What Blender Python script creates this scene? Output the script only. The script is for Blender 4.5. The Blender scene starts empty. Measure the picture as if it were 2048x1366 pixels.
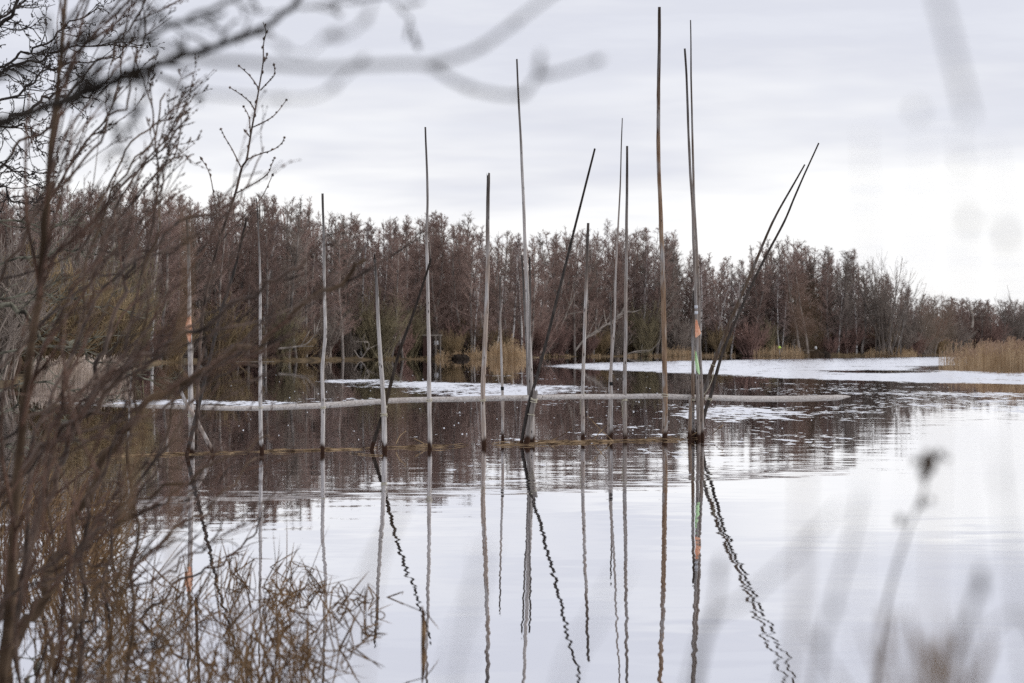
import bpy, math, random
import numpy as np
from mathutils import Vector, noise as mnoise

# ------------------------------------------------------------------ scene, camera, sky, sun
scene = bpy.context.scene
COL = scene.collection
F, CH, HZ = 4836.0, 1.53, 695.0          # focal length in photo pixels, eye height, horizon row

cam_data = bpy.data.cameras.new("camera")
cam = bpy.data.objects.new("camera", cam_data)
COL.objects.link(cam)
cam.location = (0, 0, CH)
cam.rotation_euler = (math.radians(90), 0, 0)
cam_data.sensor_width = 36.0
cam_data.lens = 85.0
cam_data.shift_y = 12.0 / 2048.0
cam_data.clip_start = 0.05
cam_data.clip_end = 6000
cam_data.dof.use_dof = True
cam_data.dof.focus_distance = 38.5
cam_data.dof.aperture_fstop = 4.2
scene.camera = cam

scene.view_settings.view_transform = 'Standard'
scene.view_settings.look = 'None'
scene.view_settings.exposure = 0.17
scene.view_settings.gamma = 1.0
scene.view_settings.use_curve_mapping = False
scene.render.engine = 'CYCLES'
scene.cycles.max_bounces = 5
scene.cycles.diffuse_bounces = 3
scene.render.filter_size = 1.15
scene.cycles.glossy_bounces = 3
scene.cycles.sample_clamp_indirect = 4.0
scene.cycles.use_denoising = False

SUN_EL, SUN_AZ = math.radians(32), math.radians(70)


class NT:
    """small helper round a node tree"""
    def __init__(self, tree):
        self.t = tree
        tree.nodes.clear()

    def n(self, kind, **kw):
        nd = self.t.nodes.new(kind)
        for k, v in kw.items():
            if k.startswith('i_'):
                key = k[2:]
                key = int(key) if key.isdigit() else key
                nd.inputs[key].default_value = v
            else:
                setattr(nd, k, v)
        return nd

    def l(self, a, b):
        self.t.links.new(a, b)

    def math(self, op, a, b=None, c=None, clamp=False):
        nd = self.t.nodes.new('ShaderNodeMath')
        nd.operation = op
        nd.use_clamp = clamp
        for i, v in enumerate((a, b, c)):
            if v is None:
                continue
            if isinstance(v, (int, float)):
                nd.inputs[i].default_value = v
            else:
                self.l(v, nd.inputs[i])
        return nd.outputs[0]

    def smooth(self, v, lo, hi, a=0.0, b=1.0):
        nd = self.t.nodes.new('ShaderNodeMapRange')
        nd.interpolation_type = 'SMOOTHSTEP'
        self.l(v, nd.inputs[0])
        for i, x in ((1, lo), (2, hi), (3, a), (4, b)):
            nd.inputs[i].default_value = x
        return nd.outputs[0]

    def mix(self, fac, a, b, blend='MIX'):
        nd = self.t.nodes.new('ShaderNodeMix')
        nd.data_type = 'RGBA'
        nd.blend_type = blend
        for sock, v in ((nd.inputs[0], fac), (nd.inputs[6], a), (nd.inputs[7], b)):
            if isinstance(v, (int, float)):
                sock.default_value = v
            elif isinstance(v, tuple):
                sock.default_value = v if len(v) == 4 else (*v, 1)
            else:
                self.l(v, sock)
        return nd.outputs[2]

    def noise(self, vec, scale, detail=2.0, rough=0.5, out=0, dim='3D'):
        nd = self.t.nodes.new('ShaderNodeTexNoise')
        nd.noise_dimensions = dim
        nd.inputs['Scale'].default_value = scale
        nd.inputs['Detail'].default_value = detail
        nd.inputs['Roughness'].default_value = rough
        if vec is not None:
            self.l(vec, nd.inputs['Vector'])
        return nd.outputs[out]

    def mapping(self, vec, scale=(1, 1, 1), loc=(0, 0, 0), rot=(0, 0, 0)):
        nd = self.t.nodes.new('ShaderNodeMapping')
        nd.inputs['Scale'].default_value = scale
        nd.inputs['Location'].default_value = loc
        nd.inputs['Rotation'].default_value = rot
        self.l(vec, nd.inputs[0])
        return nd.outputs[0]


world = bpy.data.worlds.new("World")
scene.world = world
world.use_nodes = True
w = NT(world.node_tree)
w_out = w.n('ShaderNodeOutputWorld')
w_bg = w.n('ShaderNodeBackground', i_Strength=0.1)
sky = w.n('ShaderNodeTexSky', sky_type='NISHITA', sun_disc=False, sun_elevation=SUN_EL, sun_rotation=SUN_AZ)
sky.air_density = 1.0
sky.dust_density = 2.0
tc = w.n('ShaderNodeTexCoord')
sep = w.n('ShaderNodeSeparateXYZ')
w.l(tc.outputs['Generated'], sep.inputs[0])
zc = w.math('ABSOLUTE', sep.outputs[2])
den = w.math('ADD', zc, 0.10)
comb = w.n('ShaderNodeCombineXYZ')
w.l(w.math('DIVIDE', sep.outputs[0], den), comb.inputs[0])
w.l(w.math('DIVIDE', sep.outputs[1], den), comb.inputs[1])
cl_big = w.noise(w.mapping(comb.outputs[0], (0.8, 0.8, 1), (3.1, 1.4, 0), (0, 0, 0.5)), 1.0, 4.0, 0.55)
cl_fine = w.noise(w.mapping(comb.outputs[0], (1.6, 2.6, 1), (0.4, 7.7, 0), (0, 0, 0.6)), 1.0, 5.0, 0.58)
band = w.math('ADD', zc, w.math('MULTIPLY', w.math('SUBTRACT', cl_big, 0.5), 0.17))
grey = w.smooth(band, 0.045, 0.115)
grey = w.math('MULTIPLY', grey, w.math('ADD', 0.42, w.math('MULTIPLY', cl_fine, 1.15)), clamp=True)
cloud = w.mix(grey, (9.75, 9.75, 9.8), (6.6, 6.75, 7.55))
low = w.smooth(cl_fine, 0.42, 0.66, 0.0, 0.32)
cloud = w.mix(low, cloud, (8.3, 8.45, 9.0))
full = w.mix(0.93, sky.outputs[0], cloud)
w.l(full, w_bg.inputs[0])
w.l(w_bg.outputs[0], w_out.inputs[0])

sun_data = bpy.data.lights.new("sun", 'SUN')
sun_data.energy = 1.3
sun_data.angle = math.radians(22)
sun_data.color = (1.0, 0.96, 0.9)
sun = bpy.data.objects.new("sun", sun_data)
COL.objects.link(sun)
sdir = Vector((math.sin(SUN_AZ) * math.cos(SUN_EL), math.cos(SUN_AZ) * math.cos(SUN_EL), math.sin(SUN_EL)))
sun.rotation_euler = (-sdir).to_track_quat('-Z', 'Y').to_euler()
sun.location = sdir * 300

# ------------------------------------------------------------------ helpers
R = random.Random(7)


def P(px, py, d):
    """a point seen at photo pixel (px, py), d metres away along the view axis"""
    return ((px - 1024.0) / F * d, d, CH - (py - HZ) / F * d)


def G(px, py):
    """the point of the water plane seen at (px, py)"""
    d = F * CH / (py - HZ)
    return ((px - 1024.0) / F * d, d)


def obj(name, mesh, mat=None, parent=None, loc=(0, 0, 0), rot=(0, 0, 0), **props):
    o = bpy.data.objects.new(name, mesh)
    COL.objects.link(o)
    if mat is not None and mesh is not None and not mesh.materials:
        mesh.materials.append(mat)
    o.location = loc
    o.rotation_euler = rot
    if parent is not None:
        o.parent = parent
    for k, v in props.items():
        o[k] = v
    return o


def mesh_np(name, v, f, smooth=False):
    v = np.asarray(v, dtype=np.float32)
    me = bpy.data.meshes.new(name)
    f = np.asarray(f, dtype=np.int32)
    k = f.shape[1]
    me.vertices.add(len(v))
    me.vertices.foreach_set('co', v.ravel())
    me.loops.add(f.size)
    me.loops.foreach_set('vertex_index', f.ravel())
    me.polygons.add(len(f))
    me.polygons.foreach_set('loop_start', np.arange(0, f.size, k, dtype=np.int32))
    me.update(calc_edges=True)
    if smooth:
        me.polygons.foreach_set('use_smooth', np.ones(len(f), dtype=bool))
    me.validate()
    return me


def mesh_py(name, v, f, smooth=False):
    me = bpy.data.meshes.new(name)
    me.from_pydata(v, [], f)
    if smooth:
        me.polygons.foreach_set('use_smooth', [True] * len(me.polygons))
    me.update()
    return me


def seg_mesh(name, segs, sides=3):
    """segs: rows x0 y0 z0 x1 y1 z1 r0 r1 -> open prisms, one mesh"""
    s = np.asarray(segs, dtype=np.float64)
    a, b, r0, r1 = s[:, 0:3], s[:, 3:6], s[:, 6], s[:, 7]
    t = b - a
    L = np.linalg.norm(t, axis=1, keepdims=True)
    t = t / np.maximum(L, 1e-9)
    ref = np.where(np.abs(t[:, 2:3]) > 0.9, np.array([[1.0, 0, 0]]), np.array([[0, 0, 1.0]]))
    u = np.cross(t, ref)
    u /= np.linalg.norm(u, axis=1, keepdims=True)
    v = np.cross(t, u)
    n = len(s)
    V = np.zeros((n, 2 * sides, 3))
    for k in range(sides):
        an = 2 * math.pi * k / sides
        dv = u * math.cos(an) + v * math.sin(an)
        V[:, k] = a + dv * r0[:, None]
        V[:, sides + k] = b + dv * r1[:, None]
    base = (np.arange(n) * 2 * sides)[:, None, None]
    q = np.array([[k, (k + 1) % sides, sides + (k + 1) % sides, sides + k] for k in range(sides)])[None]
    return mesh_np(name, V.reshape(-1, 3), (base + q).reshape(-1, 4), True)


def vadd(a, b): return (a[0] + b[0], a[1] + b[1], a[2] + b[2])
def vsub(a, b): return (a[0] - b[0], a[1] - b[1], a[2] - b[2])
def vmul(a, s): return (a[0] * s, a[1] * s, a[2] * s)
def vlen(a): return math.sqrt(a[0] * a[0] + a[1] * a[1] + a[2] * a[2])


def vnorm(a):
    l = vlen(a) or 1e-9
    return (a[0] / l, a[1] / l, a[2] / l)


def cross(a, b):
    return (a[1] * b[2] - a[2] * b[1], a[2] * b[0] - a[0] * b[2], a[0] * b[1] - a[1] * b[0])


def catmull(pts, per=5):
    out = []
    n = len(pts)
    k = len(pts[0])
    for i in range(n - 1):
        p0, p1, p2, p3 = pts[max(i - 1, 0)], pts[i], pts[i + 1], pts[min(i + 2, n - 1)]
        for j in range(per):
            t = j / per
            out.append(tuple(0.5 * (2 * p1[c] + (p2[c] - p0[c]) * t + (2 * p0[c] - 5 * p1[c] + 4 * p2[c] - p3[c]) * t * t
                                    + (3 * p1[c] - p0[c] - 3 * p2[c] + p3[c]) * t ** 3) for c in range(k)))
    out.append(tuple(pts[-1]))
    return out


class Tubes:
    """joined tapered tubes as one mesh"""
    def __init__(self):
        self.v, self.f = [], []

    def add(self, pts, rad, sides=5, cap=True, wob=0.0, seed=0):
        v, f = self.v, self.f
        n = len(pts)
        b0 = len(v)
        t = vnorm(vsub(pts[1], pts[0]))
        ref = (1, 0, 0) if abs(t[2]) > 0.8 else (0, 0, 1)
        u = vnorm(cross(t, ref))
        for i in range(n):
            t = vnorm(vsub(pts[min(i + 1, n - 1)], pts[max(i - 1, 0)]))
            d = u[0] * t[0] + u[1] * t[1] + u[2] * t[2]
            u = vnorm((u[0] - t[0] * d, u[1] - t[1] * d, u[2] - t[2] * d))
            w2 = cross(t, u)
            p = pts[i]
            for k in range(sides):
                an = 6.28318 * k / sides
                r = rad[i]
                if wob:
                    r *= 1 + wob * mnoise.noise((i * 0.6 + seed, k * 1.3, seed * 3.7))
                c, s = math.cos(an) * r, math.sin(an) * r
                v.append((p[0] + u[0] * c + w2[0] * s, p[1] + u[1] * c + w2[1] * s, p[2] + u[2] * c + w2[2] * s))
        for i in range(n - 1):
            o = b0 + i * sides
            for k in range(sides):
                k2 = (k + 1) % sides
                f.append((o + k, o + k2, o + sides + k2, o + sides + k))
        if cap:
            f.append(tuple(b0 + k for k in range(sides))[::-1])
            f.append(tuple(b0 + (n - 1) * sides + k for k in range(sides)))
        return self

    def blob(self, p, r, sq=(1, 1, 1), axis=None):
        """a small bud: stretched octahedron"""
        b0 = len(self.v)
        ax = axis or (0, 0, 1)
        u = vnorm(cross(ax, (0.3, 0.9, 0.1)))
        w2 = cross(ax, u)
        L = r * sq[2]
        self.v += [vadd(p, vmul(ax, -L)), vadd(p, vmul(ax, L * 1.3)), vadd(p, vmul(u, r)), vadd(p, vmul(w2, r)), vadd(p, vmul(u, -r)), vadd(p, vmul(w2, -r))]
        for k in range(4):
            a, b = b0 + 2 + k, b0 + 2 + (k + 1) % 4
            self.f += [(b0, b, a), (b0 + 1, a, b)]

    def strip(self, pts, widths, side, th=0.0):
        """a leaf blade: a ribbon folded a little along its midrib"""
        b0 = len(self.v)
        n = len(pts)
        for i, p in enumerate(pts):
            t = vnorm(vsub(pts[min(i + 1, n - 1)], pts[max(i - 1, 0)]))
            s = vnorm(cross(t, side))
            nn = cross(s, t)
            wd = widths[i] * 0.5
            self.v += [vadd(p, vmul(s, -wd)), vadd(p, vmul(nn, -wd * 0.5)), vadd(p, vmul(s, wd))]
        for i in range(n - 1):
            o = b0 + i * 3
            self.f += [(o, o + 1, o + 4, o + 3), (o + 1, o + 2, o + 5, o + 4)]

    def box(self, x0, x1, y0, y1, z0, z1):
        b = len(self.v)
        self.v += [(x0, y0, z0), (x1, y0, z0), (x1, y1, z0), (x0, y1, z0), (x0, y0, z1), (x1, y0, z1), (x1, y1, z1), (x0, y1, z1)]
        self.f += [(b, b + 3, b + 2, b + 1), (b + 4, b + 5, b + 6, b + 7), (b, b + 1, b + 5, b + 4), (b + 1, b + 2, b + 6, b + 5), (b + 2, b + 3, b + 7, b + 6), (b + 3, b, b + 4, b + 7)]

    def mesh(self, name, smooth=True, origin=None):
        v = self.v
        if origin is not None:
            v = [(p[0] - origin[0], p[1] - origin[1], p[2] - origin[2]) for p in v]
        return mesh_py(name, v, self.f, smooth)


# ------------------------------------------------------------------ materials
def new_mat(name):
    m = bpy.data.materials.new(name)
    m.use_nodes = True
    nt = NT(m.node_tree)
    out = nt.n('ShaderNodeOutputMaterial')
    b = nt.n('ShaderNodeBsdfPrincipled')
    b.inputs['Roughness'].default_value = 0.85
    b.inputs['Specular IOR Level'].default_value = 0.15
    nt.l(b.outputs[0], out.inputs[0])
    return m, nt, b


def mottled(name, c1, c2, scale=3.0, rough=0.85, detail=3.0, stretch=(1, 1, 1), rand=0.0, spec=0.15):
    m, nt, b = new_mat(name)
    g = nt.n('ShaderNodeNewGeometry')
    v = nt.mapping(g.outputs['Position'], stretch)
    f = nt.smooth(nt.noise(v, scale, detail), 0.32, 0.68)
    c = nt.mix(f, c1, c2)
    if rand:
        oi = nt.n('ShaderNodeObjectInfo')
        k = nt.math('ADD', 1.0 - rand, nt.math('MULTIPLY', oi.outputs['Random'], 2 * rand))
        cc = nt.n('ShaderNodeCombineColor')
        for i in range(3):
            nt.l(k, cc.inputs[i])
        c = nt.mix(1.0, c, cc.outputs[0], 'MULTIPLY')
    nt.l(c, b.inputs['Base Color'])
    b.inputs['Roughness'].default_value = rough
    b.inputs['Specular IOR Level'].default_value = spec
    return m


def pole_material(name="weathered_pole_wood", sc=(60, 60, 3.0), sb=(9, 9, 1.6)):
    m, nt, b = new_mat(name)
    tcn = nt.n('ShaderNodeTexCoord')
    geo = nt.n('ShaderNodeNewGeometry')
    oi = nt.n('ShaderNodeObjectInfo')
    def att(nm):
        a = nt.n('ShaderNodeAttribute', attribute_type='OBJECT', attribute_name=nm)
        return a.outputs['Fac']
    dark, brown = att("bark_tone"), att("brown_tone")
    z = nt.n('ShaderNodeSeparateXYZ')
    nt.l(geo.outputs['Position'], z.inputs[0])
    zz = z.outputs[2]
    grain = nt.noise(nt.mapping(geo.outputs['Position'], sc), 1.0, 4, 0.6)
    blot = nt.noise(nt.mapping(geo.outputs['Position'], sb), 1.0, 3, 0.6)
    silver = nt.mix(nt.smooth(grain, 0.3, 0.7), (0.35, 0.325, 0.305), (0.64, 0.61, 0.585))
    tan = nt.mix(nt.smooth(grain, 0.3, 0.7), (0.22, 0.125, 0.07), (0.42, 0.29, 0.19))
    c = nt.mix(nt.math('MULTIPLY', nt.smooth(blot, 0.36, 0.56), brown), silver, tan)
    bark = nt.mix(nt.smooth(grain, 0.35, 0.7), (0.014, 0.0115, 0.010), (0.058, 0.046, 0.039))
    up = nt.smooth(nt.math('ADD', nt.math('DIVIDE', zz, att("pole_top")), nt.math('MULTIPLY', blot, 0.3)), 0.72, 1.12)
    c = nt.mix(nt.math('MULTIPLY', up, 0.86), c, bark)
    c = nt.mix(dark, c, bark)
    vor = nt.n('ShaderNodeTexVoronoi', voronoi_dimensions='3D')
    nt.l(nt.mapping(geo.outputs['Position'], (14, 14, 4.6)), vor.inputs['Vector'])
    vor.inputs['Scale'].default_value = 1.0
    knot = nt.smooth(vor.outputs['Distance'], 0.10, 0.17, 1.0, 0.0)
    c = nt.mix(nt.math('MULTIPLY', knot, 0.85), c, (0.035, 0.025, 0.02))
    wet = nt.smooth(nt.math('ADD', zz, nt.math('MULTIPLY', nt.math('SUBTRACT', blot, 0.5), 0.34)), 0.08, 0.17, 1.0, 0.0)
    wetf = nt.math('MULTIPLY', wet, nt.math('GREATER_THAN', 1.0, att("dry_foot")))
    c = nt.mix(wetf, c, (0.045, 0.024, 0.016))
    nt.l(c, b.inputs['Base Color'])
    b.inputs['Roughness'].default_value = 0.8
    b.inputs['Specular IOR Level'].default_value = 0.04
    bump = nt.n('ShaderNodeBump', i_Strength=0.5, i_Distance=0.01)
    nt.l(grain, bump.inputs['Height'])
    nt.l(bump.outputs[0], b.inputs['Normal'])
    return m


M_POLE = pole_material()
M_LOG = pole_material("weathered_log_wood", (3.0, 50, 60), (1.3, 8, 11))
M_ROPE = mottled("pale_rope", (0.42, 0.38, 0.28), (0.62, 0.58, 0.46), 60)
M_DARKROPE = mottled("black_tape", (0.012, 0.012, 0.012), (0.03, 0.03, 0.03), 60)
M_ORANGE = mottled("faded_orange_cloth", (0.86, 0.42, 0.25), (0.92, 0.56, 0.39), 30)
M_GREEN = mottled("faded_green_cloth", (0.50, 0.74, 0.40), (0.62, 0.82, 0.50), 30)
M_TAPE = mottled("grey_white_tape", (0.55, 0.58, 0.62), (0.7, 0.72, 0.75), 40)
M_STRAW = mottled("reed_straw", (0.07, 0.04, 0.022), (0.48, 0.34, 0.20), 6)
M_REED = mottled("standing_dry_reed", (0.34, 0.225, 0.125), (0.62, 0.46, 0.29), 0.9, stretch=(1, 1, 0.6))
M_REEDDARK = mottled("brown_reed_plume", (0.26, 0.165, 0.11), (0.42, 0.29, 0.20), 0.6)
M_PALEREED = mottled("pale_reed", (0.42, 0.33, 0.26), (0.60, 0.50, 0.42), 0.6)
M_SEDGE = mottled("dead_sedge", (0.06, 0.033, 0.018), (0.30, 0.19, 0.10), 9)
M_ALDER_T = mottled("alder_trunk_bark", (0.12, 0.104, 0.094), (0.34, 0.30, 0.265), 0.7, rand=0.3)
M_ALDER_C = mottled("alder_twigs", (0.22, 0.148, 0.122), (0.37, 0.268, 0.228), 0.35, rand=0.22)
M_GREY_C = mottled("grey_brown_twigs", (0.18, 0.147, 0.124), (0.31, 0.26, 0.222), 0.35, rand=0.2)
M_BIRCH_C = mottled("birch_twigs", (0.20, 0.145, 0.128), (0.34, 0.265, 0.24), 0.5, rand=0.2)
M_OLIVE = mottled("olive_willow_twigs", (0.165, 0.138, 0.085), (0.28, 0.235, 0.145), 0.4, rand=0.15)
M_OCHRE = mottled("ochre_willow_twigs", (0.20, 0.145, 0.082), (0.32, 0.235, 0.135), 0.4, rand=0.15)
M_REDBRUSH = mottled("red_brown_twigs", (0.17, 0.107, 0.09), (0.29, 0.185, 0.155), 0.4, rand=0.2)
M_DEADWOOD = mottled("pale_dead_wood", (0.22, 0.19, 0.16), (0.42, 0.37, 0.32), 1.5)
M_GROUND = None
M_TWIG = mottled("shrub_bark", (0.022, 0.012, 0.007), (0.155, 0.105, 0.078), 6.0, rough=0.6, spec=0.3)
M_TWIGRED = mottled("red_brown_shrub_twigs", (0.034, 0.016, 0.009), (0.15, 0.082, 0.055), 6.0, rough=0.6, spec=0.3)
M_TRUNKBR = mottled("brown_sapling_bark", (0.05, 0.031, 0.018), (0.14, 0.095, 0.062), 5.0, rough=0.7)
M_DARKTWIG = mottled("dark_bough_bark", (0.018, 0.015, 0.013), (0.06, 0.05, 0.042), 9.0)
M_CATKIN = mottled("alder_limb_bark", (0.022, 0.018, 0.016), (0.075, 0.062, 0.055), 4.0)
M_LICHEN = mottled("lichened_limb_bark", (0.03, 0.026, 0.02), (0.26, 0.25, 0.19), 11.0, detail=5)
M_STALK = mottled("brown_reed_stalk", (0.20, 0.125, 0.06), (0.30, 0.20, 0.11), 20)
M_WEED = mottled("grey_weed_stalk", (0.04, 0.028, 0.02), (0.10, 0.07, 0.048), 30)
M_WEEDHEAD = mottled("dark_seed_head", (0.02, 0.016, 0.014), (0.07, 0.05, 0.035), 60)
M_MUD = mottled("dark_root_earth", (0.012, 0.009, 0.007), (0.05, 0.035, 0.025), 3.0, detail=5)
M_SHED = mottled("brown_shed_boards", (0.05, 0.028, 0.022), (0.10, 0.06, 0.05), 3.0, stretch=(3, 3, 0.4))
M_POSTWOOD = mottled("grey_post_wood", (0.20, 0.17, 0.14), (0.34, 0.30, 0.26), 3.0)
M_WHITE = mottled("white_paint", (0.72, 0.72, 0.72), (0.82, 0.82, 0.82), 8)
M_NEON = mottled("yellow_green_plastic", (0.55, 0.75, 0.12), (0.65, 0.85, 0.18), 8)
M_FOAM = mottled("white_foam", (0.75, 0.76, 0.78), (0.85, 0.86, 0.88), 8)


def birch_bark():
    m, nt, b = new_mat("birch_bark")
    g = nt.n('ShaderNodeNewGeometry')
    v = nt.mapping(g.outputs['Position'], (1.5, 1.5, 3.2))
    f = nt.smooth(nt.noise(v, 1.0, 3), 0.52, 0.62)
    nt.l(nt.mix(f, (0.55, 0.52, 0.49), (0.06, 0.05, 0.045)), b.inputs['Base Color'])
    return m


M_BIRCH_T = birch_bark()


def ground_material():
    m, nt, b = new_mat("bank_grass_and_leaf_litter")
    g = nt.n('ShaderNodeNewGeometry')
    f1 = nt.smooth(nt.noise(g.outputs['Position'], 0.25, 4), 0.35, 0.65)
    f2 = nt.smooth(nt.noise(g.outputs['Position'], 2.5, 3), 0.35, 0.65)
    c = nt.mix(f1, (0.06, 0.043, 0.026), (0.21, 0.15, 0.085))
    c = nt.mix(nt.math('MULTIPLY', f2, 0.6), c, (0.08, 0.06, 0.036))
    nt.l(c, b.inputs['Base Color'])
    return m


M_GROUND = ground_material()


def water_material():
    m = bpy.data.materials.new("lake_water")
    m.use_nodes = True
    nt = NT(m.node_tree)
    out = nt.n('ShaderNodeOutputMaterial')
    geo = nt.n('ShaderNodeNewGeometry')
    pos = geo.outputs['Position']
    wind = nt.n('ShaderNodeAttribute', attribute_type='GEOMETRY', attribute_name='wind').outputs['Fac']
    edge = nt.noise(nt.mapping(pos, (0.45, 0.12, 1)), 1.0, 4, 0.6)
    fleck = nt.noise(nt.mapping(pos, (3.2, 0.95, 1), (5, 3, 0)), 1.0, 4, 0.65)
    e = nt.math('ADD', nt.math('MULTIPLY', nt.math('SUBTRACT', edge, 0.5), 1.3), nt.math('MULTIPLY', nt.math('SUBTRACT', fleck, 0.5), 1.5))
    mask = nt.smooth(nt.math('ADD', wind, nt.math('MULTIPLY', e, 1.0)), 0.46, 0.58)
    mask = nt.math('MULTIPLY', mask, nt.smooth(wind, 0.02, 0.2))
    # calm swell: long low crests, slopes of a few thousandths
    def slopes(scale_vec, loc):
        n = nt.n('ShaderNodeTexNoise')
        n.inputs['Scale'].default_value = 1.0
        n.inputs['Detail'].default_value = 2.0
        nt.l(nt.mapping(pos, scale_vec, loc), n.inputs['Vector'])
        s = nt.n('ShaderNodeSeparateColor')
        nt.l(n.outputs['Color'], s.inputs[0])
        return nt.math('SUBTRACT', s.outputs[0], 0.5), nt.math('SUBTRACT', s.outputs[1], 0.5)
    ax, ay = slopes((1.1, 2.6, 1), (0, 0, 0))
    bx, by = slopes((2.5, 7.0, 1), (4, 9, 0))
    dx, dy = slopes((3.0, 3.4, 1), (11, 2, 0))
    calm = nt.n('ShaderNodeAttribute', attribute_type='GEOMETRY', attribute_name='swell').outputs['Fac']
    sx = nt.math('MULTIPLY', nt.math('ADD', ax, nt.math('MULTIPLY', bx, 0.7)), calm)
    sy = nt.math('MULTIPLY', nt.math('ADD', ay, nt.math('MULTIPLY', by, 0.8)), calm)
    # wind ripples: lean towards the near bank put into the normals to mirror bright sky
    rx = nt.math('MULTIPLY', dx, 0.10)
    ry = nt.math('ADD', -0.058, nt.math('MULTIPLY', dy, 0.15))
    fx = nt.math('ADD', sx, nt.math('MULTIPLY', rx, mask))
    fy = nt.math('ADD', sy, nt.math('MULTIPLY', ry, mask))
    cmb = nt.n('ShaderNodeCombineXYZ')
    nt.l(fx, cmb.inputs[0])
    nt.l(fy, cmb.inputs[1])
    cmb.inputs[2].default_value = 1.0
    nrm = nt.n('ShaderNodeVectorMath', operation='NORMALIZE')
    nt.l(cmb.outputs[0], nrm.inputs[0])
    gl = nt.n('ShaderNodeBsdfGlossy', i_Roughness=0.012)
    gl.inputs['Color'].default_value = (0.965, 0.967, 0.99, 1)
    nt.l(nrm.outputs[0], gl.inputs['Normal'])
    df = nt.n('ShaderNodeBsdfDiffuse')
    df.inputs['Color'].default_value = (0.022, 0.014, 0.009, 1)
    fr = nt.n('ShaderNodeFresnel', i_IOR=1.333)
    fac = nt.math('POWER', fr.outputs[0], 0.12)
    mx = nt.n('ShaderNodeMixShader')
    nt.l(fac, mx.inputs[0])
    nt.l(df.outputs[0], mx.inputs[1])
    nt.l(gl.outputs[0], mx.inputs[2])
    nt.l(mx.outputs[0], out.inputs[0])
    return m


# ------------------------------------------------------------------ ground and water
SHORE = [(-2600, 7), (-900, 10), (-420, 40), (-200, 88), (0, 104), (150, 112), (262, 119), (280, 165), (300, 236), (420, 266), (560, 274), (700, 298), (850, 316),
         (1050, 326), (1090, 395), (1300, 418), (1500, 428), (1830, 448), (1900, 520), (2100, 560), (2500, 600), (4000, 500)]


def shore_d(px):
    for (a, da), (b, db) in zip(SHORE, SHORE[1:]):
        if a <= px <= b:
            return da + (db - da) * (px - a) / (b - a)
    return SHORE[0][1] if px < SHORE[0][0] else SHORE[-1][1]


def near_edge(px):
    # near bank below the frame
    return 8.2 if px > 0 else 8.2 + min(60, -px * 0.05)


def ground_mesh():
    ths = sorted(set([-180 + 4 * i for i in range(91)] + [-20 + 0.4 * i for i in range(101)]))
    ths = [t for t in ths if t < 180]
    rs = [0.4]
    while rs[-1] < 5000:
        rs.append(rs[-1] * (1.028 if 60 < rs[-1] < 800 else 1.09))
    v, f = [(0, 0, 0.12)], []
    for r in rs:
        for t in ths:
            a = math.radians(t)
            x, y = r * math.sin(a), r * math.cos(a)
            if y > 0.2 * r:
                px = 1024 + F * x / y
                d0, d1 = near_edge(px), shore_d(px)
                if d0 >= d1 - 2:
                    z = 0.25
                else:
                    s = min(y - d0, d1 - y)      # > 0 inside the lake
                    z = max(-1.2, min(0.35, -s * 0.16))
                    if y > d1 + 12:
                        z = 0.35 + min(1.2, (y - d1 - 12) * 0.012)
            else:
                z = 0.25
            z += 0.10 * mnoise.noise((x * 0.15, y * 0.15, 1.3)) * min(1, r / 30 + 0.3)
            if r < 2.5:
                z = 0.12
            v.append((x, y, z))
    n = len(ths)
    for k in range(n):
        f.append((0, 1 + (k + 1) % n, 1 + k))
    for i in range(len(rs) - 1):
        for k in range(n):
            k2 = (k + 1) % n
            a, b = 1 + i * n, 1 + (i + 1) * n
            f.append((a + k, a + k2, b + k2, b + k))
    return mesh_py("ground", v, f, True)


obj("ground", ground_mesh(), M_GROUND, kind="structure")

# wind patches on the lake, outlined where they lie on the water plane
PATCHES = [
    (0.67, [(640, 763), (700, 757), (770, 759), (860, 764), (960, 765), (1040, 768), (1180, 773), (1195, 783), (1100, 790), (960, 799), (900, 794), (860, 784), (760, 773), (700, 767)]),
    (0.76, [(1080, 731), (1200, 725), (1400, 721), (1560, 718), (1900, 713.5), (2300, 711), (2300, 770), (2048, 769), (1860, 766), (1700, 761), (1560, 757), (1390, 748), (1250, 742), (1130, 737)]),
    (0.56, [(1240, 808), (1330, 806), (1450, 810), (1600, 820), (1710, 826), (1600, 834), (1480, 846), (1400, 858), (1330, 852), (1280, 836)]),
    (0.60, [(100, 799), (300, 797), (450, 803), (600, 800), (700, 797), (800, 794), (770, 806), (600, 814), (300, 814), (100, 815)]),
    (0.30, [(840, 872), (1000, 864), (1200, 858), (1520, 852), (1540, 884), (1200, 890), (840, 896)]),
    (0.45, [(1440, 884), (1560, 868), (1720, 862), (1720, 884), (1560, 906), (1440, 930), (1380, 930)]),
    (0.26, [(950, 905), (1250, 900), (1420, 890), (1440, 940), (1250, 962), (1000, 975), (820, 985), (800, 962)]),
    (0.40, [(1680, 776), (1850, 780), (2200, 790), (2200, 826), (1950, 832), (1760, 850), (1690, 820)]),
    (0.26, [(1080, 798), (1300, 798), (1290, 812), (1100, 816)]),
    (0.32, [(1420, 765), (1700, 766), (2000, 776), (1700, 792), (1440, 790)]),
    (0.24, [(860, 743), (1100, 742), (1240, 752), (1240, 764), (1000, 758)]),
    (0.12, [(440, 740), (860, 742), (1100, 800), (1700, 800), (1700, 880), (440, 890)]),
]
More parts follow.
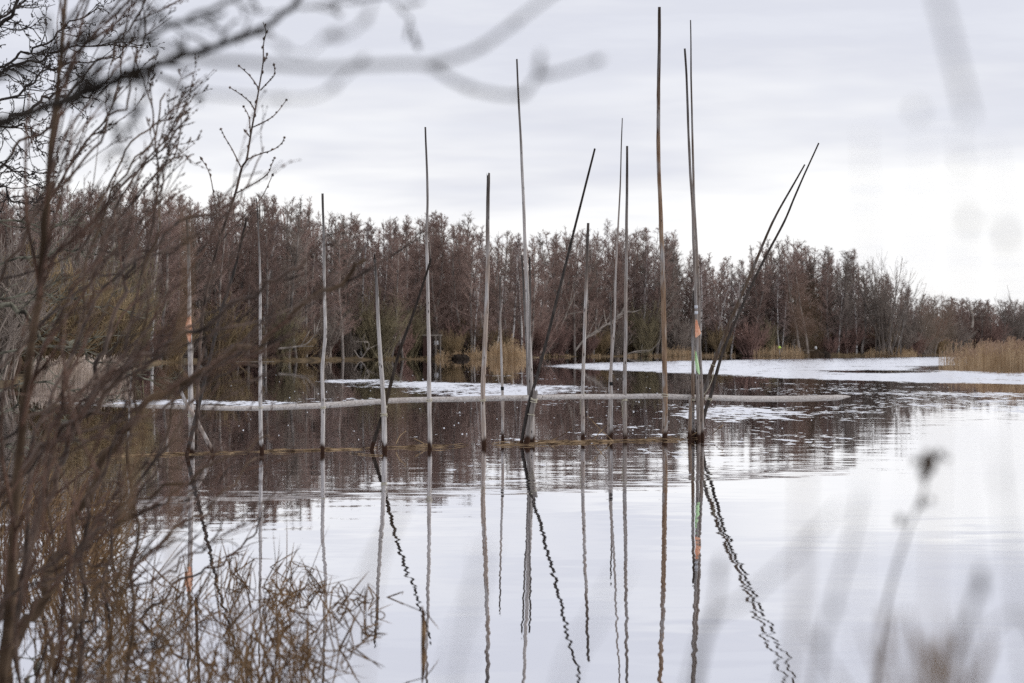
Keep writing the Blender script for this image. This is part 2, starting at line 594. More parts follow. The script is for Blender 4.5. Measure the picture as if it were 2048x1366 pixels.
ROUGH = [
    (8.0, [(480, 988), (700, 985), (900, 976), (1100, 967), (1250, 958), (1450, 942), (1600, 932), (1690, 926), (1690, 938), (1600, 941), (1450, 951), (1250, 967), (1100, 975), (900, 984), (700, 992), (480, 996)]),
    (1.9, [(820, 905), (1250, 895), (1440, 885), (1720, 870), (1760, 925), (1440, 940), (1250, 958), (1000, 972), (760, 984)]),
    (1.0, [(380, 930), (820, 905), (760, 984), (480, 990), (300, 1040), (200, 1030)]),
    (2.2, [(1690, 840), (2200, 826), (2200, 960), (1900, 960), (1760, 925)]),
]
HOLES = [[(1640, 741), (1760, 740), (1850, 742), (1850, 746), (1700, 746)], [(1830, 733), (1950, 730), (2100, 731), (2100, 741), (1950, 742), (1840, 741)]]


def in_poly(X, Y, poly):
    inside = np.zeros(X.shape, dtype=bool)
    n = len(poly)
    for i in range(n):
        x0, y0 = poly[i]
        x1, y1 = poly[(i + 1) % n]
        c = ((y0 > Y) != (y1 > Y)) & (X < (x1 - x0) * (Y - y0) / ((y1 - y0) or 1e-9) + x0)
        inside ^= c
    return inside


def water():
    xs = sorted(set([round(-70 + 0.4 * i, 3) for i in range(526)] + [-1500, -900, -500, -300, -200, -140, -100, 180, 240, 330, 500, 900, 1500]))
    ys = [4.0]
    while ys[-1] < 720:
        ys.append(ys[-1] * 1.009)
    ys = [-40, -5] + ys + [1200]
    X, Y = np.meshgrid(np.array(xs), np.array(ys))
    nx, ny = len(xs), len(ys)
    V = np.stack([X, Y, np.zeros_like(X)], -1).reshape(-1, 3)
    ii = (np.arange(ny - 1)[:, None] * nx + np.arange(nx - 1)[None]).reshape(-1, 1)
    Fc = np.concatenate([ii, ii + 1, ii + nx + 1, ii + nx], 1)
    me = mesh_np("lake_water", V, Fc, True)
    # the wind field, worked out in the perspective-free (x/y, 1/y) chart of the plane so that polygons stay straight
    U = X / np.maximum(Y, 1.0)
    W = 1.0 / np.maximum(Y, 1.0)
    wind = np.zeros(X.shape)
    soft = 4
    for val, poly in PATCHES:
        q = [G(*p) for p in poly]
        q = [(a / b, 1.0 / b) for a, b in q]
        wind = np.maximum(wind, val * in_poly(U, W, q))
    for poly in HOLES:
        q = [G(*p) for p in poly]
        q = [(a / b, 1.0 / b) for a, b in q]
        wind[in_poly(U, W, q)] = 0.1
    k = wind.copy()
    for _ in range(4):
        k = (np.roll(k, 1, 0) + np.roll(k, -1, 0) + k) / 3
        k = (np.roll(k, 2, 1) + np.roll(k, -2, 1) + np.roll(k, 1, 1) + np.roll(k, -1, 1) + k) / 5
    a = me.attributes.new('wind', 'FLOAT', 'POINT')
    a.data.foreach_set('value', k.astype(np.float32).ravel())
    sw = np.clip(0.011 - 0.0000 * Y, 0.003, 0.02) * np.clip((22.0 / np.maximum(Y, 1)) ** 0.7, 0.22, 1.15)
    mul = np.ones(X.shape)
    for val, poly in ROUGH:
        q = [G(*p) for p in poly]
        q = [(a_ / b_, 1.0 / b_) for a_, b_ in q]
        mul = np.maximum(mul, val * in_poly(U, W, q))
    for _ in range(2):
        mul = (np.roll(mul, 1, 0) + np.roll(mul, -1, 0) + mul) / 3
        mul = (np.roll(mul, 2, 1) + np.roll(mul, -2, 1) + np.roll(mul, 1, 1) + np.roll(mul, -1, 1) + mul) / 5
    sw = sw * mul
    a = me.attributes.new('swell', 'FLOAT', 'POINT')
    a.data.foreach_set('value', sw.astype(np.float32).ravel())
    obj("lake_water", me, water_material(), kind="structure")


water()

# ------------------------------------------------------------------ far wood: prototypes
def rdir(rr, el_lo, el_hi):
    az = rr.uniform(0, 6.283)
    el = math.radians(rr.uniform(el_lo, el_hi))
    return (math.cos(el) * math.cos(az), math.cos(el) * math.sin(az), math.sin(el))


def bend(d, rr, amt, up=0.0):
    return vnorm((d[0] + rr.gauss(0, amt), d[1] + rr.gauss(0, amt), d[2] + rr.gauss(0, amt) + up))


def branch_segs(segs, p, d, L, r0, r1, n, rr, amt, up):
    pts = [p]
    for i in range(n):
        d = bend(d, rr, amt, up)
        q = vadd(p, vmul(d, L / n))
        ra, rb = r0 + (r1 - r0) * i / n, r0 + (r1 - r0) * (i + 1) / n
        segs.append((*p, *q, ra, rb))
        p = q
        pts.append(p)
    return pts, d


def tree_proto(seed, H=18.0, kind='alder', lod=1.0):
    rr = random.Random(seed)
    tr, cr = [], []
    p = (0, 0, -0.3)
    d = (rr.uniform(-.05, .05), rr.uniform(-.05, .05), 1)
    n = 14
    r_base = {'alder': 0.19, 'birch': 0.16, 'grey': 0.21}[kind]
    trunk = [p]
    for i in range(n):
        d = bend(d, rr, 0.035, 0.05)
        q = vadd(p, vmul(d, (H + 0.3) / n))
        tr.append((*p, *q, r_base * (1 - i / n) ** 0.8 + 0.012, r_base * (1 - (i + 1) / n) ** 0.8 + 0.012))
        p = q
        trunk.append(p)
    def at(t):
        x = t * n
        i = min(int(x), n - 1)
        f = x - i
        return vadd(vmul(trunk[i], 1 - f), vmul(trunk[i + 1], f))
    nb = int({'alder': 74, 'birch': 60, 'grey': 66}[kind] * (0.6 + 0.4 * lod))
    t0 = {'alder': 0.16, 'birch': 0.25, 'grey': 0.10}[kind]
    for b in range(nb):
        t = t0 + (0.975 - t0) * rr.random() ** 1.0
        u = (t - t0) / (1 - t0)
        Lm = {'alder': 3.5, 'birch': 3.3, 'grey': 4.6}[kind]
        L = (Lm * (1 - u) ** 0.75 * (0.55 + 0.45 * min(1, u * 3)) + 0.28 + 0.1 * (1 - u)) * rr.uniform(0.55, 1.1)
        e0, e1 = {'alder': (20, 52), 'birch': (30, 60), 'grey': (30, 62)}[kind]
        dd = rdir(rr, e0 + 10 * u * u, e1 + 12 * u * u)
        pts, _ = branch_segs(cr, at(t), dd, L, 0.035 + 0.008 * L, 0.014, 3, rr, 0.12, 0.06 if kind != 'birch' else -0.05)
        ns = max(2, int((4 + L * 2.4) * lod * (1 - 0.25 * u * u)))
        for s in range(ns):
            f = rr.uniform(0.2, 1.0)
            i = min(int(f * 3), 2)
            q = vadd(vmul(pts[i], 1 - (f * 3 - i)), vmul(pts[i + 1], f * 3 - i))
            base = vnorm(vsub(pts[i + 1], pts[i]))
            sd = bend(base, rr, 0.55, 0.12 if kind != 'birch' else -0.3)
            l2 = rr.uniform(0.35, 0.9) * (0.6 + 0.16 * L) * (1 - 0.45 * u * u)
            p2, d2 = branch_segs(cr, q, sd, l2, 0.0135, 0.009, 2, rr, 0.25, 0.05 if kind != 'birch' else -0.25)
            for k in range(max(3, int(7 * lod))):
                f2 = rr.random()
                q2 = vadd(vmul(p2[0], 1 - f2), vmul(p2[2], f2))
                d3 = bend(d2, rr, 0.6, 0.1 if kind != 'birch' else -0.5)
                l3 = rr.uniform(0.18, 0.5) * (1 - 0.35 * u * u)
                e = vadd(q2, vmul(d3, l3))
                cr.append((*q2, *e, 0.0075, 0.0055))
                if kind == 'alder' and rr.random() < 0.10:
                    cr.append((*e, *vadd(e, (rr.uniform(-.03, .03), rr.uniform(-.03, .03), -0.12)), 0.022, 0.016))
    return tr, cr


def shrub_proto(seed, H=6.0, W=3.5, stems=60, upright=0.5, tw=1.0, rs=1.0):
    """many thin stems fanning from a root; dense fine twigs"""
    rr = random.Random(seed)
    st, cr = [], []
    for s in range(stems):
        az = rr.uniform(0, 6.283)
        lean = rr.random() ** upright
        d = vnorm((math.cos(az) * lean * W / H, math.sin(az) * lean * W / H, 1.0))
        L = H * rr.uniform(0.55, 1.05) * (1 - 0.25 * lean)
        base = (rr.gauss(0, 0.25 * W / 3), rr.gauss(0, 0.25 * W / 3), -0.1)
        pts, _ = branch_segs(st if s % 3 == 0 else cr, base, d, L, rr.uniform(0.03, 0.06) * rs, 0.013 * rs, 4, rr, 0.08, 0.05)
        for k in range(int(9 * tw)):
            f = rr.uniform(0.25, 1.0) * 4
            i = min(int(f), 3)
            q = vadd(vmul(pts[i], 1 - (f - i)), vmul(pts[i + 1], f - i))
            sd = bend(vnorm(vsub(pts[i + 1], pts[i])), rr, 0.38, 0.15)
            p2, d2 = branch_segs(cr, q, sd, rr.uniform(0.5, 1.3) * H / 6, 0.018, 0.011, 2, rr, 0.2, 0.1)
            for m in range(3):
                f2 = rr.random()
                q2 = vadd(vmul(p2[0], 1 - f2), vmul(p2[2], f2))
                d3 = bend(d2, rr, 0.5, 0.15)
                e = vadd(q2, vmul(d3, rr.uniform(0.2, 0.55) * H / 6))
                cr.append((*q2, *e, 0.012, 0.008))
    return st, cr


PROTO = {}


def proto(key, segs2, mats):
    t, c = segs2
    a, b = seg_mesh(key + "_trunk", t, 5), seg_mesh(key + "_crown", c, 3)
    a.materials.append(mats[0])
    b.materials.append(mats[1])
    PROTO[key] = (a, b)


for i in range(5):
    proto("alder%d" % i, tree_proto(20 + i, 18.0, 'alder'), (M_ALDER_T, M_ALDER_C))
for i in range(3):
    proto("birch%d" % i, tree_proto(60 + i, 18.0, 'birch', 0.8), (M_BIRCH_T, M_BIRCH_C))
for i in range(3):
    proto("grey%d" % i, tree_proto(80 + i, 16.0, 'grey'), (M_ALDER_T, M_GREY_C))
proto("fan0", shrub_proto(5, 14.0, 8.5, 40, 0.6, 1.5, 2.2), (M_ALDER_T, M_GREY_C))
proto("fan1", shrub_proto(6, 10.0, 7.5, 32, 0.6, 1.5, 1.8), (M_ALDER_T, M_GREY_C))
for i in range(2):
    proto("olive%d" % i, shrub_proto(30 + i, 7.0, 5.0, 110, 0.55, 1.1), (M_OLIVE, M_OLIVE))
    proto("ochre%d" % i, shrub_proto(34 + i, 5.0, 4.2, 90, 0.55, 1.0), (M_OCHRE, M_OCHRE))
    proto("red%d" % i, shrub_proto(38 + i, 4.0, 3.6, 80, 0.55, 1.0), (M_REDBRUSH, M_REDBRUSH))
    proto("brown%d" % i, shrub_proto(42 + i, 6.0, 5.0, 80, 0.55, 1.1), (M_GREY_C, M_GREY_C))


def ground_z(px, d):
    d1 = shore_d(px)
    return 0.3 + (min(1.2, (d - d1 - 12) * 0.012) if d > d1 + 12 else 0)


def plant(name, key, px, d, H, base_h, label, cat, group=None, wscale=1.0, parts=("trunk", "crown"), lean=0.0, rz=None):
    z = ground_z(px, d)
    root = obj(name, None, None, None, ((px - 1024) / F * d, d, z), (0, lean, R.uniform(0, 6.28) if rz is None else rz), label=label, category=cat)
    if group:
        root["group"] = group
    s = H / base_h
    root.scale = (s * wscale, s * wscale, s)
    root.empty_display_size = 0.2
    a, b = PROTO[key]
    obj(parts[0], a, None, root)
    obj(parts[1], b, None, root)
    return root


TOPS = [(-100, 400), (250, 395), (300, 388), (420, 398), (520, 388), (600, 405), (640, 432), (700, 432), (760, 446), (850, 432), (900, 436), (1000, 468), (1080, 478), (1140, 458),
        (1200, 468), (1300, 452), (1340, 482), (1400, 512), (1450, 518), (1510, 522), (1560, 482), (1640, 492), (1700, 512), (1730, 535), (1770, 560), (1830, 580), (1900, 598), (1960, 602), (2200, 604)]


def top_y(px):
    for (a, ya), (b, yb) in zip(TOPS, TOPS[1:]):
        if a <= px <= b:
            return ya + (yb - ya) * (px - a) / (b - a)
    return 420


ZONES = [(-200, 300, "behind the near shrub"), (300, 520, "behind the pole with the orange rag"), (520, 700, "above the pale fallen limb"), (700, 840, "behind the big olive willow"),
         (840, 980, "behind the little shed"), (980, 1120, "behind the bright straw reeds"), (1120, 1270, "behind the leaning dead limb"), (1270, 1390, "behind the thickest tall pole"),
         (1390, 1520, "behind the pair of leaning poles"), (1520, 1700, "near the dark earth mound"), (1700, 1860, "around the broad fan-shaped tree"), (1860, 2300, "beyond the brown reed bed")]


def zone(px):
    for a, b, t in ZONES:
        if a <= px < b:
            return t
    return ZONES[-1][2]


# front and second rows: every one a tree of its own
cnt = {'alder': 0, 'birch': 0, 'grey': 0}
px = -60.0
rows = [(6, "at the wood's front", 15), (16, "in the wood's second rank", 15), (30, "in the wood's third rank", 16)]
for depth, rank, step in rows:
    px = -70.0 + R.uniform(0, 10)
    while px < 2120:
        d = shore_d(px) + depth + R.uniform(-4, 5)
        if 1730 < px < 1860:
            d += 9
        if 262 < px < 300:
            d = 262 + depth
        if px < 262:
            d = 236 + depth * 1.5 + R.uniform(-6, 6)
        ty = top_y(px) + (abs(R.gauss(0, 15)) + (R.random() < 0.12) * 30 - 6) * (0.35 if px > 1850 else 1.0)
        H = (HZ - ty) * d / F + CH
        k = R.random()
        kind = 'alder' if k < 0.74 else ('birch' if k < 0.84 else 'grey')
        key = kind + str(R.randrange(5 if kind == 'alder' else 3))
        desc = {'alder': "bare purplish-brown alder", 'birch': "slim bare white-stemmed birch", 'grey': "bare grey-brown spreading tree"}[kind]
        nm = {'alder': "alder_tree", 'birch': "birch_tree", 'grey': "bare_tree"}[kind]
        z = zone(px)
        plant(nm, key, px, d, H, 18.0 if kind != 'grey' else 16.0, desc + " " + rank + " " + z, "tree", desc + "s " + rank + " " + z, R.uniform(0.85, 1.25) * (1.2 if 1380 < px < 1860 else (1.6 if px >= 1860 else 1.0)), lean=R.gauss(0, 0.025))
        cnt[kind] += 1
        px += step * R.uniform(0.55, 1.5) * (0.7 if px > 1850 else 1.0)
print("trees", cnt)

# the wood's depths, one mass of simpler trees
tr_all, cr_all = [], []
simple = [tree_proto(200 + i, 18.0, 'alder', 0.42) for i in range(4)]
simple = [(np.array(a), np.array(b)) for a, b in simple]
for i in range(150):
    px = -100 + i * 15.2 + R.uniform(-8, 8)
    d = (shore_d(px) if px > 300 else 255) + R.uniform(44, 75)
    ty = top_y(px) + 10 + abs(R.gauss(0, 14))
    H = (HZ - ty) * d / F + CH - 1.0
    s = H / 18.0
    a, b = simple[i % 4]
    off = np.array([(px - 1024) / F * d, d, 1.0])
    an = R.uniform(0, 6.28)
    c, sn = math.cos(an), math.sin(an)
    for src, dst in ((a, tr_all), (b, cr_all)):
        q = src.copy()
        for o in (0, 3):
            x, y = q[:, o].copy(), q[:, o + 1].copy()
            q[:, o] = (x * c - y * sn) * s + off[0]
            q[:, o + 1] = (x * sn + y * c) * s + off[1]
            q[:, o + 2] = q[:, o + 2] * s + off[2]
        q[:, 6:8] *= 1.5
        dst.append(q)
under = [shrub_proto(240 + i, 6.0, 4.6, 40, 0.55, 0.7) for i in range(3)]
under = [np.array(a + b) for a, b in under]
for i in range(200):
    px = -100 + i * 11.4 + R.uniform(-8, 8)
    d = (shore_d(px) if px > 300 else 250) + R.uniform(18, 60)
    s = R.uniform(0.9, 1.9)
    q = under[i % 3].copy()
    an = R.uniform(0, 6.28)
    c, sn = math.cos(an), math.sin(an)
    for o in (0, 3):
        x, y = q[:, o].copy(), q[:, o + 1].copy()
        q[:, o] = (x * c - y * sn) * s * 1.2 + (px - 1024) / F * d
        q[:, o + 1] = (x * sn + y * c) * s * 1.2 + d
        q[:, o + 2] = q[:, o + 2] * s + 0.8
    q[:, 6:8] *= 1.6
    cr_all.append(q)
me = seg_mesh("wood_depths", np.concatenate(tr_all + cr_all), 3)
obj("distant_forest", me, M_ALDER_C, kind="stuff", label="dense mass of bare trees deep in the far wood", category="forest")

# named trees and shrubs on the far bank
plant("round_tree", "fan0", 1772, 446, (HZ - 500) * 446 / F + 1.5, 14.0, "broad fan-shaped bare tree with many grey stems at the wood's right end", "tree")
plant("round_tree", "fan1", 1838, 456, (HZ - 562) * 456 / F + 1.5, 10.0, "low rounded bare tree right of the broad fan-shaped tree", "tree", wscale=1.1)
plant("round_tree", "fan1", 2025, 548, (HZ - 566) * 548 / F + 1.5, 10.0, "bare tree with an open crown rising above the brown reed bed", "tree", wscale=0.8)
for i, (px_, top, wdt) in enumerate([(1225, 436, .8), (1305, 446, .8), (1272, 458, .8), (1590, 470, .7)]):
    d = shore_d(px_) + 8
    plant("birch_tree", "birch%d" % (i % 3), px_, d, (HZ - top) * d / F + 1.5, 18.0, "tall birch with a feathery top " + ("seen beside the thin pointed pole", "seen left of the thickest tall pole", "seen between the two poles left of the thickest one", "rising above the leaning poles' right side")[i], "tree", wscale=wdt)
BIRCH_FRONT = [(1560, 555, -0.10, "leaning birch with a bright white trunk above the yellow-green marker"), (1677, 560, 0.0, "straight birch with a thin white trunk right of the white-topped post"), (1563, 590, 0.0, "slim straight white birch beside the leaning birch"),
               (1430, 560, 0.12, "thin white birch leaning behind the flagged poles"), (1283, 570, 0.02, "short white birch trunk left of the thickest tall pole"), (1462, 520, 0.03, "thin upright birch between the flagged poles and the leaning pair"),
               (525, 430, 0.02, "pale forked birch behind the pole second from the shrub"), (948, 560, 0.0, "grey-white birch trunk behind the straw reeds, left of them"), (992, 560, 0.01, "grey-white birch trunk standing above the straw reeds")]
for i, (px_, top, ln, lb) in enumerate(BIRCH_FRONT):
    d = shore_d(px_) + 3.5
    plant("birch_tree", "birch%d" % (i % 3), px_, d, (HZ - top) * d / F + 1.5, 18.0, lb, "tree", wscale=1.15, lean=ln, rz=0.0)

SHRUBS = [("olive0", 752, 575, 3, 1.15, "big olive-green willow shrub leaning over the far bank", "willow_shrub", 7.0),
          ("olive1", 1290, 598, 3, .9, "olive willow shrub left of the thickest tall pole", "willow_shrub", 7.0),
          ("olive1", 815, 600, 6, 1.0, "dark olive willow shrub between the big willow and the shed", "willow_shrub", 7.0),
          ("ochre0", 432, 590, 2, 1.3, "ochre willow thicket behind the dark leaning pole", "willow_shrub", 5.0),
          ("ochre1", 345, 620, 2, 1.2, "ochre willow thicket left of the pole with the orange rag", "willow_shrub", 5.0),
          ("olive0", 560, 610, 3, 1.1, "grey-olive willow shrub above the pale fallen limb", "willow_shrub", 7.0),
          ("brown0", 640, 600, 4, 1.1, "grey-brown shrub left of the big olive willow", "bare_shrub", 6.0),
          ("ochre1", 905, 655, 2, 1.0, "rusty ochre bush right of the shed", "bare_shrub", 5.0),
          ("red0", 960, 660, 5, 1.0, "red-brown bush behind the left end of the straw reeds", "bare_shrub", 4.0),
          ("red1", 1110, 640, 2, 1.1, "red-brown bush right of the straw reeds", "bare_shrub", 4.0),
          ("red0", 1170, 655, 3, 1.2, "low red-brown bush under the grey leaning dead limb", "bare_shrub", 4.0),
          ("brown1", 1230, 640, 4, 1.1, "grey-brown bush right of the grey dead limb", "bare_shrub", 6.0),
          ("brown0", 1355, 630, 3, 1.1, "grey-brown bush between the thickest pole and the flags", "bare_shrub", 6.0),
          ("red1", 1500, 632, 2, 1.1, "reddish-purple bush between the leaning poles", "bare_shrub", 4.0),
          ("ochre0", 1440, 650, 2, 1.0, "ochre bush behind the feet of the leaning poles", "bare_shrub", 5.0),
          ("olive0", 1535, 640, 3, .8, "dark ochre bush left of the leaning birch", "bare_shrub", 7.0),
          ("red0", 1690, 640, 5, 1.2, "red-brown bush right of the dark earth mound", "bare_shrub", 4.0),
          ("ochre1", 1772, 652, 2, .7, "small yellow-brown bush under the broad fan-shaped tree", "bare_shrub", 5.0),
          ("brown1", 1840, 620, 5, 1.1, "dark bush right of the broad fan-shaped tree", "bare_shrub", 6.0),
          ("brown0", 1910, 640, 8, 1.3, "grey-purple bush behind the reed bed's left tip", "bare_shrub", 6.0),
          ("brown1", 1985, 640, 8, 1.5, "grey-purple bush behind the middle of the reed bed", "bare_shrub", 6.0),
          ("brown0", 2050, 640, 8, 1.4, "grey-purple bush behind the reed bed's right end", "bare_shrub", 6.0)]
for key, px_, top, dd, ws, lb, nm, bh in SHRUBS:
    d = shore_d(px_) + dd
    plant(nm, key, px_, d, (HZ - top) * d / F + CH - 0.2, bh, lb, "shrub", None, ws, ("stems", "twigs"))
# low brush filling the wood's edge
keys = [("red0", 4.0), ("red1", 4.0), ("brown0", 6.0), ("brown1", 6.0), ("ochre0", 5.0), ("red1", 4.0)]
px = -50.0
while px < 2110:
    d = (shore_d(px) if px > 300 else 240) + R.uniform(3, 14)
    top = R.uniform(628, 672)
    key, bh = keys[R.randrange(6)]
    z = zone(px)
    plant("brush", key, px, d, (HZ - top) * d / F + CH - 0.2, bh, "low tangled brush at the wood's edge " + z, "shrub", "brush at the wood's edge " + z, R.uniform(1.0, 1.5), ("stems", "twigs"))
    px += R.uniform(16, 34)

# left bank thicket, nearer, with a mottled birch
THK = [("brown0", -20, 100, 430, 6.0, 1.1, "grey-brown thicket tree at the left edge over the water"), ("ochre0", 70, 112, 500, 5.0, 1.5, "ochre lichened thicket behind the shrub's trunk"), ("brown1", 150, 122, 440, 6.0, 0.9, "grey-brown thicket tree around the mottled birch"),
       ("ochre1", 205, 118, 520, 5.0, 1.1, "ochre thicket above the pale reeds"), ("olive1", 255, 128, 500, 7.0, 0.8, "olive thicket at the right end of the pale reeds"), ("red1", 20, 116, 600, 4.0, 1.6, "red-brown low thicket at the left edge"),
       ("fan1", 60, 128, 390, 10.0, 0.55, "tall bare tree at the left behind the shrub's trunk")]
for key, px_, d, top, bh, ws, lb in THK:
    plant("thicket_tree", key, px_, d, (HZ - top) * d / F + CH - 0.2, bh, lb, "shrub", None, ws, ("stems", "twigs"))
plant("birch_tree", "birch1", 138, 120, (HZ - 470) * 120 / F + 1.5, 18.0, "mottled white birch with a crooked trunk behind the shrub's branches", "tree", wscale=1.6, lean=0.12, rz=0.0)


# reeds -------------------------------------------------------------------------------------------
def reeds(name, spots, hmin, hmax, label, mat, head=None, wdt=0.02, category="reeds", lean=0.08):
    rr = random.Random(len(spots) + int(hmax * 100))
    S, Hh = [], []
    for x, y, hs in spots:
        h = rr.uniform(hmin, hmax) * hs
        lx, ly = rr.gauss(0, lean) * h, rr.gauss(0, lean) * h
        a = (x, y, -0.1)
        m_ = (x + lx * 0.35, y + ly * 0.35, h * 0.55)
        b = (x + lx, y + ly, h)
        S.append((*a, *m_, wdt * 0.5, wdt * 0.5))
        S.append((*m_, *b, wdt * 0.5, wdt * 0.3))
        if rr.random() < 0.6:   # a leaf
            z0 = rr.uniform(0.3, 0.8)
            q = (x + lx * z0, y + ly * z0, h * z0)
            S.append((*q, q[0] + rr.gauss(0, 0.16), q[1] + rr.gauss(0, 0.16), q[2] + rr.uniform(0.1, 0.4), wdt * 0.5, wdt * 0.2))
        if head and rr.random() < 0.75:
            e = (b[0] + rr.gauss(0.05, 0.06), b[1] + rr.gauss(0, 0.05), b[2] + rr.uniform(0.1, 0.24))
            Hh.append((*b, *vmul(vadd(b, e), 0.5), wdt * 0.5, wdt * 1.35))
            Hh.append((*vmul(vadd(b, e), 0.5), *e, wdt * 1.35, wdt * 0.3))
    root = obj(name, seg_mesh(name, S, 3), mat, kind="stuff", label=label, category=category)
    if Hh:
        obj("reed_plumes", seg_mesh("reed_plumes", Hh, 4), head, root, kind="stuff")
    return root


def strip_spots(px0, px1, dd0, dd1, n, hs=None, dfun=None, patchy=False):
    out = []
    for _ in range(n):
        px_ = R.uniform(px0, px1)
        if patchy and mnoise.noise((px_ * 0.03, 8.8, 0)) + 0.4 * mnoise.noise((px_ * 0.13, 2.8, 0)) < R.uniform(-0.15, 0.25):
            continue
        d = (dfun or shore_d)(px_) + R.uniform(dd0, dd1)
        t = (px_ - px0) / (px1 - px0)
        out.append(((px_ - 1024) / F * d, d, (hs(t) if hs else 1.0) * (0.55 + 0.45 * min(1, 9 * t, 9 * (1 - t))) * R.uniform(0.45, 1.05) * (0.75 + 0.55 * mnoise.noise((px_ * 0.06, d * 0.3, 0)) + 0.35 * mnoise.noise((px_ * 0.25, 4, 0)))))
    return out


reeds("straw_reeds", strip_spots(972, 1056, -2, 3, 620, lambda t: 0.85 + 0.35 * math.sin(math.pi * min(1, t * 1.1))), 1.7, 3.0, "tall bright straw-coloured reeds on the far bank behind the middle poles", M_REED, M_REED, 0.028)
reeds("low_straw_reeds", strip_spots(870, 985, -1, 3, 520), 0.6, 1.8, "low straw-coloured reeds around the uprooted stump", M_REED, M_REED, 0.028)
reeds("bank_grass", strip_spots(300, 860, 0, 3, 1300, patchy=True), 0.2, 0.8, "dry ochre grass along the far bank under the willows", M_OCHRE, None, 0.04, "grass")
reeds("bank_grass", strip_spots(1060, 1520, 0, 4, 1300, patchy=True), 0.3, 1.0, "dry grass along the far bank behind the right half of the poles", M_REED, None, 0.04, "grass")
reeds("straw_reeds", strip_spots(1325, 1402, -1, 2, 420), 0.9, 2.2, "thin straw reeds on the far bank beside the thickest pole", M_REED, M_REED, 0.03)
reeds("straw_reeds", strip_spots(1506, 1608, -1, 4, 600, lambda t: 0.6 + 0.5 * math.sin(math.pi * (t * 0.8 + 0.1))), 1.3, 3.0, "straw reeds around the yellow-green marker", M_REED, M_REED, 0.03)
reeds("straw_reeds", strip_spots(1730, 1846, -1, 4, 620, lambda t: 0.7 + 0.3 * math.sin(math.pi * t)), 1.0, 2.3, "straw reeds below the broad fan-shaped tree", M_REED, M_REED, 0.03)
reeds("low_straw_reeds", strip_spots(1600, 1740, 0, 3, 500), 0.4, 0.9, "short brown grass around the dark earth mound", M_OCHRE, None, 0.04, "grass")
# pale reeds on the left bank
sp = []
for _ in range(1500):
    px_ = R.uniform(60, 268)
    d = R.uniform(104 + (px_ - 60) * 0.03, 122)
    sp.append(((px_ - 1024) / F * d, d, 0.8 + 0.3 * R.random()))
reeds("pale_reeds", sp, 0.5, 1.0, "pale pinkish-straw reeds at the left behind the shrub", M_PALEREED, M_PALEREED, 0.02)
# brown reed bed at the right edge: a near body and a thin tip standing in the water
sp = []
for _ in range(5200):
    px_ = 1866 + 252 * R.random() ** 0.4
    t = (px_ - 1866) / 200
    yf = 735 + 8 * min(1, t * 1.5)               # near waterline row
    d = F * CH / (yf - HZ) + R.random() ** 1.5 * (10 + 60 * min(1, max(0, t - 0.25)))
    sp.append(((px_ - 1024) / F * d, d, (0.46 + 0.54 * min(1, t * 1.1)) * (0.70 + 0.30 * R.random()) * (0.96 + 0.30 * mnoise.noise((px_ * 0.07, 1.7, 0)))))
reeds("brown_reed_bed", sp, 1.3, 2.45, "brown plumed reed bed standing in the water at the right edge", M_REED, M_REEDDARK, 0.02, lean=0.05)
sp = []
for _ in range(170):
    px_ = 1872 + 120 * R.random() ** 0.7
    d = R.uniform(185, 215)
    sp.append(((px_ - 1024) / F * d, d, 0.8 + 0.2 * R.random()))
reeds("sparse_reeds", sp, 1.2, 2.2, "sparse thin reeds with water showing between, behind the reed bed's tip", M_REED, M_REEDDARK, 0.025, lean=0.05)

# far-bank things -------------------------------------------------------------------------------------------
d = 318.0
x0 = (846 - 1024) / F * d
root = obj("shed", None, None, None, (x0, d, 0.3), label="small open-sided dark brown shed on the far bank behind a pole", category="shed")
t = Tubes()
for i in range(7):
    b = Tubes(); b.box(i * 0.17, i * 0.17 + 0.155, 0, 0.04, 0, 2.7); obj("wall_board", b.mesh("wall_board", False), M_SHED, root)
b = Tubes(); b.box(0, 1.2, 1.2, 1.25, 0, 2.7); obj("back_wall", b.mesh("back_wall", False), M_SHED, root)
for xx in (1.62, 2.22):
    b = Tubes(); b.box(xx, xx + 0.14, 0, 0.14, 0, 2.75); obj("post", b.mesh("post", False), M_POSTWOOD, root)
b = Tubes(); b.box(-0.1, 2.5, -0.1, 1.6, 2.755, 2.93); obj("roof", b.mesh("roof", False), M_POSTWOOD, root)
b = Tubes(); b.box(1.5, 2.0, 0.5, 0.55, 1.6, 2.1); obj("notice", b.mesh("notice", False), M_WHITE, root)


